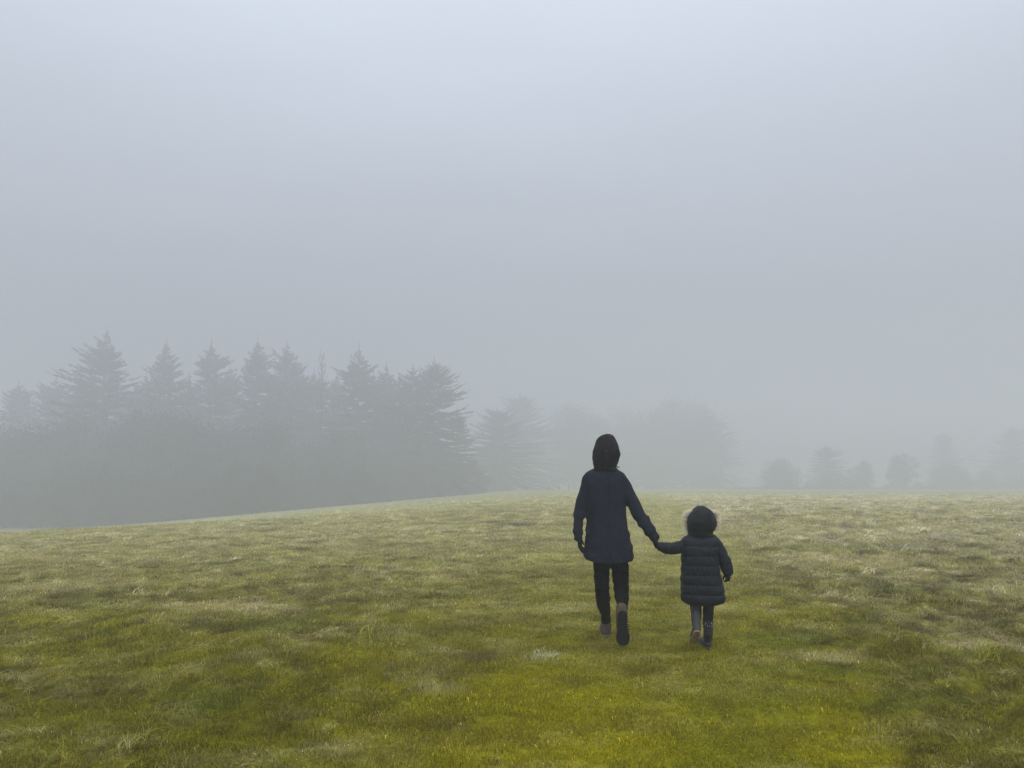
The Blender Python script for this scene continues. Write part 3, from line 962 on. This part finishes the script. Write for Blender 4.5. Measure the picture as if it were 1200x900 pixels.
    b = fuse([tube([hh - bk * .035 - Vector((0, 0, .0)) - ax * .03, hh - bk * .030 + ax * .01], [.044, .046], 18),
              tube([hh + ax * .020 - bk * .035, hh + ax * .11 - bk * .045, hh + ax * .19 - bk * .035, hh + ax * .225 - bk * .026], [.045, .042, .043, .028], 18)], .005, 3)
    wrinkle(b, .002, .04, 7)
    bt = child('boot', b, M['suede'], root)
    slab([(a, -b_) for a, b_ in sole_outline(.27, .108)][::-1], .024, bk, -ax, hh + ax * .118 - bk * .004, M['rubber'], 'sole', root, bt, lugs=12)
    return root
build_woman()

# ------------------------------------------------------------------ the child
def build_child():
    Y = 5.95
    g = float(height([CHILD[0]], [CHILD[1]])[0])
    root = empty('person', (CHILD[0], CHILD[1], g))
    tag(root, 'small child in a quilted blue black jacket, fur edged hood up, walking in boots', 'person', 'people walking away over the field')
    hc = at(822.3, 611, Y + .02)
    sol = head_solids(hc, .93)
    sol += [chain([(822, 622, Y, 6), (822, 632, Y, 7)])]
    sol += [loft([(630, 808, 836, Y, .055), (637, 804, 838, Y, .07), (660, 805, 835, Y, .075), (685, 805, 837, Y, .08), (703, 806, 838, Y, .07)], 36)]
    sol += [chain([(806, 636, Y, 4), (790, 641, Y + .02, 3.6), (776, 640, Y + .07, 3.0)])]
    sol += [chain([(838, 637, Y, 4), (846, 652, Y - .01, 3.6), (852, 670, Y - .02, 3.0)])]
    sol += [chain([(815, 695, Y, 6), (815.4, 714, Y, 4), (816, 734, Y - .08, 3.0)])]
    sol += [chain([(829, 695, Y, 6), (830, 714, Y + .01, 4.2), (829.8, 728, Y + .055, 3.4), (829.3, 742, Y + .085, 2.8)])]
    body = child('body', fuse(sol, .008, 3), M['skin'], root)
    eyes(hc, .93, root, body)
    seams_y = [628.5, 639.0, 650.2, 661.2, 672.3, 683.4, 694.6, 706.5]
    def mod(y, a):
        yy = y + 1.0 * math.sin(a * 3 + y * .02) * .6
        k = 0
        for s0, s1 in zip(seams_y, seams_y[1:]):
            if s0 <= yy < s1:
                t = (yy - s0) / (s1 - s0)
                k = (math.sin(math.pi * t)) ** .55
        return .955 + .085 * k
    torso = loft([(624.5, 811, 833, Y, .05), (627, 805.5, 838, Y, .07), (630.5, 801, 841.3, Y, .09), (636, 799.2, 842.0, Y, .105), (646, 799, 841.0, Y, .115), (658, 799.2, 840.6, Y, .12), (670, 799.2, 842.6, Y, .125),
                  (682, 799, 845.4, Y, .13), (694, 799, 847.6, Y, .135), (701, 799.2, 848.2, Y, .135), (705.5, 801.5, 846.5, Y, .125), (707.2, 804, 844, Y, .115)], 72, 2.4, step=.5, mod=mod)
    me = fuse([torso], .0048, 1)
    def pucker(co):
        return .0011 * np.sin(co[:, 0] * 170 + 2 * np.sin(co[:, 2] * 40)) * (vnoise(co[:, 0] * 12, co[:, 1] * 12, co[:, 2] * 20, 4) > 0)
    wrinkle(me, .0024, .06, 31, (1, 1, 1.6), pucker)
    jk = child('jacket', me, M['puffer'], root)
    jk['label'] = 'quilted blue black jacket'
    # hem band and side vents read as a darker line: a stitched binding
    sl = chain([(806, 635, Y, 6.0), (801, 639.5, Y, 7.0), (794, 642, Y + .005, 6.9), (786, 643, Y + .02, 6.8), (779, 642, Y + .04, 6.4), (774.5, 640.5, Y + .06, 5.4)], 24, puff=.072)
    me = fuse([sl], .0048, 2); wrinkle(me, .0035, .045, 33)
    child('sleeve', me, M['puffer'], root)
    sl = chain([(835.5, 633.5, Y, 6.0), (840, 638.5, Y, 6.9), (844.4, 647, Y - .01, 7.1), (848.5, 656.5, Y - .02, 7.3), (851.6, 665, Y - .03, 7.2), (853, 670.2, Y - .04, 5.6)], 24, puff=.072)
    me = fuse([sl], .0048, 2); wrinkle(me, .0035, .045, 36)
    child('sleeve', me, M['puffer'], root)
    hr = [(592.2, 820.6, 822.6, Y + .03, .004), (593.2, 817.2, 826.4, Y + .02, .045), (595.5, 814.6, 830.2, Y + .016, .072), (600, 811.2, 834.6, Y + .012, .102), (606, 807.2, 837.6, Y + .01, .120), (611, 805.3, 839.2, Y + .01, .126),
          (615.5, 805.2, 839.0, Y + .01, .122), (620, 805.5, 837.0, Y + .008, .112), (624, 806.2, 834.4, Y + .005, .098), (627.5, 806, 836, Y + .003, .094)]
    hood = hood_shell('hood', hr, M['puffer_hood'], root, 2.05, 44, .014, wr=.006)
    R_ = interp_rows(hr, .5)
    def back_pt(py, u):
        i = int(np.argmin(abs(R_[:, 0] - py)))
        y, xl, xr, yc, ry = R_[i]
        c = at((xl + xr) / 2, y, yc); rx = (xr - xl) / 2 * yc / F
        return Vector((c.x + u * rx, c.y - ry * (1 - abs(u) ** 2.15) ** (1 / 2.15) - .002, c.z))
    pts = [back_pt(623.8 - .6 * math.cos(u * 2), u) for u in (-.96, -.7, -.4, -.1, .2, .5, .8, .96)]
    v, q, t = tube(pts, [.0045] * len(pts), 8, sub=3)
    child('collar_roll', mesh_np('collar_roll', v, [q, t]), M['puffer_hood'], root, hood)
    # fake fur round the hood opening
    rg = np.random.default_rng(5)
    n = 4200
    V = np.zeros((n, 3, 3))
    c = at(822.0, 609.4, Y + .075)
    th = rg.random(n) * 2 * math.pi
    th = np.where((th > math.radians(235)) & (th < math.radians(305)), rg.random(n) * math.pi, th)
    rx, rz = 16.2 * Y / F, 14.6 * Y / F
    ba = np.column_stack([c.x + np.cos(th) * rx * (1 + .06 * rg.normal(size=n)), c.y + rg.normal(0, .012, n), c.z + np.sin(th) * rz * (1 + .04 * rg.normal(size=n))])
    dr = np.column_stack([np.cos(th) * 1.0, -.15 + .45 * rg.normal(size=n), np.sin(th) * .9 - .15]) + .38 * rg.normal(size=(n, 3))
    dr /= np.linalg.norm(dr, axis=1)[:, None]
    L = (.026 + .026 * rg.random(n)) * (1 + .55 * vnoise(th * 4, th * 0 + .5, seed=2)) * np.where(np.cos(th) < 0, 1.2, .9) * np.where(np.sin(th) > .6, .40, 1.0)
    sd = np.cross(dr, rg.normal(size=(n, 3))); sd /= np.linalg.norm(sd, axis=1)[:, None]
    V[:, 0] = ba - sd * .0042; V[:, 1] = ba + sd * .0042; V[:, 2] = ba + dr * L[:, None] + np.array([.0, 0, -.004])
    me = mesh_np('fur_trim', V.reshape(-1, 3), np.arange(n * 3).reshape(-1, 3))
    f = child('fur_trim', me, M['fur'], root, hood, smooth=False)
    f['label'] = 'pale cream fur trim'
    # mittened hands
    w = at(775.5, 640.5, Y + .06)
    d = at(768, 636, Y + .09) - w
    hd = hand(w, d, (0, 1, .2), (0, .2, 1), .62, .55, 1)
    child('glove', fuse(hd, .003, 2), M['glove'], root)
    w = at(852.6, 670.5, Y - .035)
    hd = hand(w, at(853.2, 680, Y - .03) - w, (.9, .4, 0), (-.5, 1, 0), .62, .75, 1)
    child('glove', fuse(hd, .003, 2), M['glove'], root)
    # tights
    lg = [chain([(816, 695, Y, 8.5), (815.2, 705, Y, 7.0), (815.6, 714, Y - .0, 6.4), (816.2, 724, Y - .03, 5.4)], 18),
          chain([(829, 695, Y, 8.5), (830, 705, Y, 7.0), (830, 714, Y + .005, 6.2), (829.9, 724, Y + .05, 5.7), (829.8, 730, Y + .06, 5.5)], 18)]
    me = fuse(lg, .005, 3); wrinkle(me, .002, .04, 41, (1, 1, 2))
    child('tights', me, M['kidlegs'], root)
    # standing boot
    gz = g + .010
    a = at(829.6, 727, Y + .055)
    base = Vector((at(829.2, 752, Y + .10).x, Y + .10, gz))
    sh = [tube([Vector((a.x, a.y, a.z)), Vector((a.x - .001, a.y, (a.z + gz) / 2 + .02)), base + Vector((0, 0, .065)), base + Vector((0, 0, .034))], [.042, .037, .031, .033], 20),
          tube([base + Vector((0, .0, .032)), base + Vector((0, .07, .034)), base + Vector((0, .12, .030)), base + Vector((0, .145, .026))], [.032, .033, .036, .024], 18)]
    me = fuse(sh, .0045, 3); wrinkle(me, .002, .05, 44)
    bt = child('boot', me, M['kidboot'], root)
    slab(sole_outline(.20, .078), .014, (0, 0, -1), (0, 1, 0), base + Vector((0, .058, .012)), M['kidboot'], 'sole', root, bt)
    rgd = random.Random(3)
    tp = a.z
    v, q, t = tube([Vector((a.x, a.y, tp - .001)), Vector((a.x, a.y, tp + .010))], [.041, .041], 20)
    for k in range(17):
        an = math.radians(180 + 180 * rgd.random())
        z = tp - .012 - .030 * rgd.random()
        p = Vector((a.x + math.cos(an) * .0415, a.y + math.sin(an) * .0415, z))
        v, q, t = tube([p], [.0026], 6, sub=1)
        child('dot', mesh_np('dot', v, [q, t]), M['dots'], root, bt)
    # lifted boot, shin tipped back, sole towards the viewer
    kn = at(815.3, 711, Y - .01); an_ = at(816.2, 737, Y - .10)
    ax = (an_ - kn).normalized()
    down = Vector((0, .74, -.67)).normalized()                # where the toe points
    sh = [tube([kn + ax * .0, kn + ax * .08, an_ - ax * .02, an_ + ax * .008], [.040, .038, .033, .033], 20),
          tube([an_ + ax * .005, an_ + ax * .008 + down * .06, an_ + ax * .004 + down * .11, an_ + down * .13], [.033, .033, .035, .024], 18)]
    me = fuse(sh, .0045, 3); wrinkle(me, .002, .05, 46)
    bt = child('boot', me, M['kidboot'], root)
    nb = ax - down * ax.dot(down); nb = nb.normalized()
    slab(sole_outline(.185, .078), .016, nb, down, an_ + ax * .026 + down * .055, M['kidsole'], 'sole', root, bt, lugs=8)
    bt['label'] = 'lifted boot'
    return root
build_child()

# ------------------------------------------------------------------ trees
def cards_mesh(name, base, direction, length, width, rg):
    """narrow leaf faces: quads from base along direction"""
    n = len(base)
    d = direction / np.linalg.norm(direction, axis=1)[:, None]
    s = np.cross(d, rg.normal(size=(n, 3))); s /= np.linalg.norm(s, axis=1)[:, None]
    L = np.asarray(length)[:, None]; W = np.asarray(width)[:, None]
    V = np.zeros((n, 4, 3))
    V[:, 0] = base - s * W * .25
    V[:, 1] = base + d * L * .5 - s * W * .5
    V[:, 2] = base + d * L
    V[:, 3] = base + d * L * .45 + s * W * .5
    return V.reshape(-1, 3), np.arange(n * 4).reshape(-1, 4)

def trunk_parts(segs):
    """segs: list of (points, radii)"""
    V = []; Q = []; T = []; o = 0
    for pts, rad in segs:
        v, q, t = tube(pts, rad, 6, sub=1)
        V.append(v); Q.append(q + o); T.append(t + o); o += len(v)
    return mesh_np('trunk', np.vstack(V), [np.vstack(Q), np.vstack(T)], True)

def spruce(px, py, Y, Rpx, seed, label, loose=.0, slim=1.0, skirt=.06, group='spruces along the field edge', name='spruce_tree', lean=0, detail=1.0):
    rg = np.random.default_rng(seed)
    R = Rpx * Y / F
    top = at(px, py, Y)
    x0, y0 = top.x - lean, Y
    g = float(base_height([x0], [y0])[0]) - .1
    H = top.z - g
    root = empty(name, (x0, y0, g))
    tag(root, label, 'tree', group)
    segs = [([Vector((0, 0, 0)), Vector((lean * .3, 0, H * .5)), Vector((lean, 0, H * 1.03))], [H * .016, H * .009, .055])]
    B = []; D = []; L = []; W = []
    z = H * skirt
    u = H / 26.0                                   # card size follows the size of the tree
    step = H / 58.0 / detail
    lop = rg.random() * 6.28
    while z < H * .985:
        t = z / H
        reach = R * slim * ((1 - t) ** .66) * (1.0 if t > .12 else .8 + t * 1.6) * min(1, max(.22, (1 - t) / .11)) * (.86 + .22 * vnoise(t * 9, seed * 3.7, seed=seed))
        nb = int(round((5.0 + 3 * rg.random()) * (1 if t < .88 else .75)))
        a0 = rg.random() * 6.28
        for k in range(nb):
            a = a0 + k * 6.283 / nb + rg.normal() * .35
            zb = z + rg.normal() * step * .55
            ln = reach * (.55 + .55 * rg.random()) * (1 - loose * rg.random()) * (1 + .12 * math.cos(a - lop))
            if rg.random() < .08: ln *= 1.12
            ln = max(ln, .25)
            rise = .55 - 1.0 * (1 - t) ** .9 + rg.normal() * .16           # upswept near the top, level then drooping low down
            m = 5
            pts = []
            for i in range(m + 1):
                sf = i / m
                rr = ln * sf
                zz = zb + rise * rr * .8 - .26 * rr * sf * (1 - t) + .30 * ln * max(0, sf - .5) ** 1.5
                pts.append((lean * t + math.cos(a) * rr, math.sin(a) * rr, min(zz, H * .995)))
            P = np.array(pts)
            if ln > 1.0:
                segs.append(([Vector(P[0]), Vector(P[2]), Vector(P[4])], [.05 * u, .035 * u, .014 * u]))
            nt_ = int(max(7, ln / (.066 * u)) * detail)
            sf = (rg.random(nt_) ** .7)
            i0 = np.minimum((sf * m).astype(int), m - 1); f = sf * m - i0
            base = P[i0] * (1 - f)[:, None] + P[i0 + 1] * f[:, None]
            side = np.where(rg.random(nt_) < .5, -1, 1)
            da = a + side * (.70 + .3 * rg.normal(size=nt_))
            dirs = np.column_stack([np.cos(da), np.sin(da), -.22 + .38 * rg.normal(size=nt_) + rise * .5])
            ll = (.26 + .50 * (1 - sf) + .22 * rg.random(nt_)) * min(1, .35 + ln / (2.6 * u)) * u
            B.append(base); D.append(dirs); L.append(ll); W.append((.11 + .15 * rg.random(nt_)) * u)
            B.append(P[3:6].copy()); D.append(np.tile(P[5] - P[4] + 1e-4, (3, 1)) + .14 * rg.normal(size=(3, 3)) * ln / m); L.append(np.full(3, max(ln / m * 1.1, .25 * u))); W.append(np.full(3, .12 * u))
        z += step * (.7 + .6 * rg.random()) * (1 if t < .8 else .8)
    # leader
    n = 14
    zz = H * (.93 + .075 * rg.random(n))
    B.append(np.column_stack([np.full(n, lean), np.zeros(n), zz])); an = rg.random(n) * 6.28
    D.append(np.column_stack([np.cos(an) * .6, np.sin(an) * .6, np.full(n, .8)])); L.append(.15 + .2 * rg.random(n)); W.append(np.full(n, .05))
    link('trunk', trunk_parts(segs[:1]), M['bark'], root)
    if len(segs) > 1:
        me = trunk_parts(segs[1:]); me.name = 'branches'
        link('branch', me, M['bark'], root)['kind'] = 'stuff'
    v, q = cards_mesh('crown', np.vstack(B), np.vstack(D), np.concatenate(L), np.concatenate(W), rg)
    link('crown', mesh_np('crown', v, q), M['spruce'], root)
    return root

def broad_mesh(H, R, seed, n=5200, leaf=.22, squat=1.0, sparse=0., zc=.58, twig=.0, nl=22, zlo=.24):
    rg = np.random.default_rng(seed)
    # clump centres on limbs
    segs = [([Vector((0, 0, 0)), Vector((rg.normal() * .1, rg.normal() * .1, H * .30)), Vector((rg.normal() * .2, rg.normal() * .2, H * .62))], [H * .022, H * .016, H * .006])]
    cl = []
    for k in range(nl):
        a = k * 2.399 + rg.normal() * .3
        f = (k + .5) / nl
        z = H * (zlo + (.96 - zlo) * f)
        prof = math.sqrt(max(.08, 1 - ((z / H - zc) / (.50 if z / H > zc else max(.50, zc / .8))) ** 2))
        rr = R * prof * (.55 + .45 * rg.random())
        p0 = Vector((0, 0, H * (.16 + .38 * f)))
        p2 = Vector((math.cos(a) * rr, math.sin(a) * rr, min(z, H * .95)))
        p1 = p0.lerp(p2, .5) + Vector((0, 0, .08 * H * rg.random()))
        segs.append(([p0, p1, p2], [H * .009, H * .006, .015]))
        cl.append((p2, R * .30 * (.7 + .6 * rg.random())))
        cl.append((p1, R * .30 * (.6 + .5 * rg.random())))
    B = []; D = []
    per = n // len(cl)
    for c, r in cl:
        d = rg.normal(size=(per, 3)); d /= np.linalg.norm(d, axis=1)[:, None]
        rad = r * (rg.random(per) ** .5) * (1 + .3 * rg.normal(size=per))
        B.append(np.array(c) + d * rad[:, None] * np.array([1, 1, .8 * squat])); D.append(d + .7 * rg.normal(size=(per, 3)) + np.array([0, 0, twig]))
    B = np.vstack(B); D = np.vstack(D)
    B[:, 2] = np.maximum(B[:, 2], .05)
    v, q = cards_mesh('crown', B, D, leaf * (.6 + .8 * rg.random(len(B))), leaf * .5 * (.6 + .8 * rg.random(len(B))), rg)
    return trunk_parts(segs), mesh_np('crown', v, q)

def broad(px, py, Y, Rpx, seed, label, name='broadleaf_tree', mat='leaf', group='trees fading into the far fog', cat='tree', pybase=None, **kw):
    top = at(px, py, Y)
    g = float(base_height([top.x], [Y])[0]) - .1
    H = top.z - g
    root = empty(name, (top.x, Y, g))
    tag(root, label, cat, group)
    t, c = broad_mesh(H, Rpx * Y / F, seed, **kw)
    link('trunk', t, M['bark'], root)
    link('crown', c, M[mat], root)
    return root

# main row on the left
spruce(125, 389, 136, 115, 1, 'tallest dark spruce with broad layered crown, at the far left of the row', loose=.25, skirt=.1)
spruce(195, 403, 141, 78, 2, 'airy pointed spruce just right of the tallest one', loose=.35)
spruce(248, 402, 146, 78, 3, 'spruce with a thin bare leader, third tall tip of the row', loose=.3)
spruce(302, 398, 142, 76, 4, 'steep narrow tipped spruce, fourth tall tip of the row', loose=.3)
spruce(337, 404, 149, 80, 5, 'blunt spruce with dense shoulders beside the bare topped tree', loose=.2)
spruce(421, 407, 141, 87, 6, 'spruce with spreading open top, right of the bare topped tree', loose=.35)
spruce(453, 428, 146, 57, 7, 'short narrow spruce between the open topped and the rounded one', loose=.2)
spruce(484, 430, 139, 85, 8, 'dense spruce with rounded top beside the last spruce of the row', loose=.15)
spruce(509, 422, 136, 99, 9, 'last spruce of the row, its branches sloping down to the open field', loose=.2)
spruce(66, 444, 156, 92, 10, 'paler spruce half hidden behind the tallest one', loose=.3)
spruce(22, 450, 161, 97, 11, 'faint bushy conifer close to the edge of the view, left of the tallest spruce', loose=.25)
spruce(-40, 440, 159, 92, 12, 'faint conifer at the very end of the row', loose=.25)
spruce(270, 432, 161, 85, 13, 'low spruce filling the gap behind the third and fourth tips', loose=.25)
spruce(368, 436, 156, 85, 14, 'low dense spruce behind the bare topped tree', loose=.25)
spruce(160, 452, 161, 83, 15, 'low spruce between the tallest one and its airy neighbour', loose=.25)
spruce(395, 440, 159, 78, 16, 'low spruce in the gap left of the open topped one', loose=.25)

spruce(95, 446, 150, 74, 41, 'pale spruce filling the dip left of the tallest one', loose=.2, detail=.85)
spruce(172, 440, 152, 70, 42, 'pale low spruce behind the airy pointed one, on its left flank', loose=.2, detail=.85)
spruce(222, 440, 150, 70, 43, 'pale low spruce between the airy one and the thin leadered one', loose=.2, detail=.85)
spruce(322, 436, 148, 66, 44, 'pale low spruce behind the fourth and fifth tips', loose=.2, detail=.85)
spruce(352, 430, 152, 60, 45, 'pale narrow spruce just left of the bare topped tree', loose=.2, detail=.85)
spruce(438, 440, 146, 66, 46, 'pale low spruce behind the short narrow one', loose=.2, detail=.85)
spruce(468, 442, 148, 66, 47, 'pale low spruce just left of the rounded one', loose=.2, detail=.85)
spruce(536, 482, 140, 60, 48, 'low spruce trailing off beyond the last tall one', loose=.2, detail=.85)

def bare_tree(px, py, Y, seed, label):
    rg = np.random.default_rng(seed)
    top = at(px, py, Y)
    g = float(base_height([top.x], [Y])[0]) - .1
    H = top.z - g
    root = empty('bare_topped_tree', (top.x, Y, g))
    tag(root, label, 'tree', None)
    segs = [([Vector((0, 0, 0)), Vector((0, 0, H * .6)), Vector((.1, 0, H * .97))], [.2, .12, .03])]
    B = []; D = []; L = []
    for k in range(34):
        z = H * (.45 + .5 * k / 34)
        a = k * 2.4
        ln = (1.0 - z / H) * 3.0 + 1.3
        out = .45 + .3 * rg.random()
        p0 = Vector((0, 0, z)); p1 = p0 + Vector((math.cos(a) * out * ln * .5, math.sin(a) * out * ln * .5, ln * .45)); p2 = p1 + Vector((math.cos(a) * out * ln * .25, math.sin(a) * out * .2 * ln, ln * .75))
        if p2.z > H: p2.z = H - rg.random() * .6
        segs.append(([p0, p1, p2], [.05, .035, .02]))
        n = 34
        s = rg.random(n)[:, None]
        b = np.where(s < .5, np.array(p0) * (1 - 2 * s) + np.array(p1) * 2 * s, np.array(p1) * (2 - 2 * s) + np.array(p2) * (2 * s - 1))
        B.append(b); D.append(np.column_stack([rg.normal(size=(n, 2)) * .6, .8 + rg.random(n) * .5])); L.append(.2 + .25 * rg.random(n))
    link('trunk', trunk_parts(segs[:1]), M['bark'], root)
    m = trunk_parts(segs[1:]); m.name = 'branches'
    link('branch', m, M['bark'], root)['kind'] = 'stuff'
    L = np.concatenate(L)
    v, q = cards_mesh('crown', np.vstack(B), np.vstack(D), L, np.full(len(L), .07), rg)
    link('crown', mesh_np('crown', v, q), M['leaf'], root)
bare_tree(378, 410, 139, 17, 'sparse upright tree with twiggy bare top standing among the spruces')

# fainter group behind the open field
FG = 'trees fading into the far fog'
spruce(583, 480, 184, 95, 21, 'faint spruce standing alone just right of the long row', loose=.15, group=FG, detail=1.2)
spruce(610, 462, 229, 98, 22, 'ghostly tall conifer behind the lone faint spruce', loose=.15, group=FG, detail=1.1)
broad(672, 476, 249, 42, 23, 'very faint broad tree behind the adult', n=15000, leaf=.8, nl=36, zc=.45, zlo=.05)
broad(735, 482, 266, 40, 24, 'very faint wide tree crown beside the adult hood', n=15000, leaf=.8, nl=36, zc=.45, zlo=.05)
broad(800, 470, 258, 52, 25, 'large rounded grey tree mass above the child', n=26000, leaf=.8, nl=44, zc=.45, zlo=.05)
spruce(700, 484, 262, 62, 51, 'very faint conifer just left of the adult hood', loose=.2, group=FG, detail=.8)
spruce(770, 478, 250, 62, 52, 'very faint conifer between the adult and the grey tree mass', loose=.2, group=FG, detail=.8)
spruce(826, 478, 245, 66, 53, 'very faint conifer rising from the right of the grey tree mass', loose=.2, group=FG, detail=.8)
spruce(845, 492, 290, 78, 26, 'barely visible conifer at the edge of the rounded mass', loose=.3, group=FG, detail=.6)
broad(912, 541, 203, 25, 27, 'low dome shaped bush on the far side of the field', name='round_bush', cat='bush', n=9000, leaf=.42, zc=.36, zlo=.04, squat=1.1)
spruce(967, 523, 208, 44, 28, 'small upright conifer beside the dome shaped bush', loose=.1, group=FG, skirt=.02, slim=1.15)
broad(1011, 540, 207, 12, 29, 'small bushy tree between the upright conifer and the round topped tree', n=6000, leaf=.38, zc=.42, zlo=.08)
spruce(997, 549, 214, 21, 30, 'tiny conifer next to the small bushy tree', loose=.1, group=FG, detail=.7)
broad(1055, 532, 203, 16, 31, 'small round topped tree with a short bare trunk', n=7000, leaf=.40)
spruce(1105, 505, 255, 54, 32, 'pale narrow conifer behind the low hedge on the right', loose=.35, group=FG, slim=.8)
broad(1112, 545, 213, 24, 33, 'low spreading bush in front of the pale narrow conifer', name='round_bush', cat='bush', n=8000, leaf=.42, zc=.36, zlo=.04)
spruce(1186, 500, 238, 68, 34, 'pale tall conifer at the far right edge', loose=.25, group=FG)
broad(1155, 552, 223, 14, 35, 'low bush left of the conifer at the far right edge', name='round_bush', cat='bush', n=5000, leaf=.38, zc=.36, zlo=.04)
spruce(1131, 548, 224, 18, 36, 'tiny conifer between the two low bushes on the right', loose=.1, group=FG, detail=.7)
broad(1230, 545, 223, 22, 37, 'low bush at the edge of the view', name='round_bush', cat='bush', n=5000, leaf=.38, zc=.36, zlo=.04)


def far_hedge():
    rg = np.random.default_rng(77)
    n = 15000
    px = 855 + rg.random(n) * 430
    top = 566 + 5 * vnoise(px / 9, px * 0, seed=3) + 6 * vnoise(px / 38, px * 0, seed=4) + 12 * np.clip((895 - px) / 40, 0, 1)
    Y = 222 + 12 * rg.random(n)
    X = (px - 600) / F * Y
    g = base_height(X, Y)
    zt = EYE + (530 - top) / F * Y
    z = g + (zt - g).clip(.3) * rg.random(n) ** 1.2 * (1 + .25 * rg.random(n))
    d = rg.normal(size=(n, 3)) + np.array([0, 0, .5])
    v, q = cards_mesh('far_hedge', np.column_stack([X, Y, z]), d, .35 + .35 * rg.random(n), .22 + .2 * rg.random(n), rg)
    tag(link('far_hedge', mesh_np('far_hedge', v, q), M['leaf']), 'low ragged hedge line linking the small trees across the far field', None, None, 'stuff')
far_hedge()

# olive scrub in front of the spruces
def build_scrub():
    protos = [broad_mesh(6.0, 3.6, 50 + k, n=15000, leaf=.19, zlo=.02, zc=.36, squat=1.1, twig=.6) for k in range(4)]
    for t, c in protos:
        t.materials.append(M['bark']); c.materials.append(M['scrub'])
    rgd = random.Random(11)
    specs = []
    for i, px in enumerate(range(-70, 560, 23)):
        Y = 112 + 9 * rgd.random() + max(0, (px - 300)) * .11
        py = 506 + 7 * math.sin(px * .017) + rgd.uniform(-17, 16) + max(0, px - 250) * .10 + max(0, px - 500) * .16
        specs.append((px, py, Y))
    for i, px in enumerate(range(-60, 500, 34)):       # shorter bushes at the front
        specs.append((px, 556 + rgd.uniform(-14, 8) + max(0, px - 420) * .12, 103 + 6 * rgd.random() + max(0, (px - 300)) * .11))
    for i, (px, py, Y) in enumerate(specs):
        top = at(px, py, Y)
        g = float(base_height([top.x], [Y])[0]) - .1
        H = max(top.z - g, 1.0)
        r = empty('scrub_bush', (top.x, Y, g))
        s = H / 6.0
        sx = max(s, .62) * rgd.uniform(.9, 1.15)
        r.scale = (sx, sx, s)
        r.rotation_euler = (0, 0, rgd.random() * 6.28)
        front = i >= len(range(-70, 560, 23))
        tag(r, 'lower olive bush at the front foot of the hazy scrub thicket' if front else 'olive brown scrub bush merged into the hazy thicket below the spruces', 'bush',
            'low bushes along the front of the thicket' if front else 'scrub bushes of the thicket')
        t, c = protos[i % 4]
        link('trunk', t, None, r)
        link('crown', c, None, r)
build_scrub()

# a few old fence posts by the far crest
for k, (px, pt, pb, lab) in enumerate(((643, 571, 584, 'faint wooden post, leftmost of the three on the crest'), (655, 569, 585, 'faint wooden post, middle one of the three on the crest'),
                                       (667, 568, 585, 'faint wooden post on the crest, the one nearest the adult'))):
    Y = 150
    p = at(px, pb, Y)
    g = float(height([p.x], [float(Y)])[0])
    top = at(px, pt, Y).z
    v, q, t = tube([Vector((0, 0, -.2)), Vector((.01, 0, (top - g) * .6)), Vector((.03, .01, top - g))], [.10, .095, .09], 8, sub=2)
    r = link('wooden_post', mesh_np('wooden_post', v, [q, t], True), M['post'])
    r.location = (p.x, Y, g)
    tag(r, lab, 'post', 'fence posts on the crest')

# ------------------------------------------------------------------ haze
def haze():
    x, y0, y1, z0, z1 = 430, -430, 430, -48, 30
    V = [(sx * x, y, z) for z in (z0, z1) for y in (y0, y1) for sx in (-1, 1)]
    Fq = [(0, 1, 3, 2), (4, 6, 7, 5), (0, 4, 5, 1), (2, 3, 7, 6), (0, 2, 6, 4), (1, 5, 7, 3)]
    me = mesh_np('haze', V, np.array(Fq)[:, ::-1])
    m = bpy.data.materials.new('fog_air')
    m.use_nodes = True
    n = m.node_tree; n.nodes.clear()
    out = n.nodes.new('ShaderNodeOutputMaterial'); pv = n.nodes.new('ShaderNodeVolumePrincipled')
    pv.inputs['Color'].default_value = (.868, .90, .985, 1)
    pv.inputs['Density'].default_value = .0095
    pv.inputs['Anisotropy'].default_value = .45
    n.links.new(pv.outputs[0], out.inputs['Volume'])
    me.materials.append(m)
    o = link('haze', me)
    tag(o, 'even pale fog over the field', None, None, 'stuff')
haze()
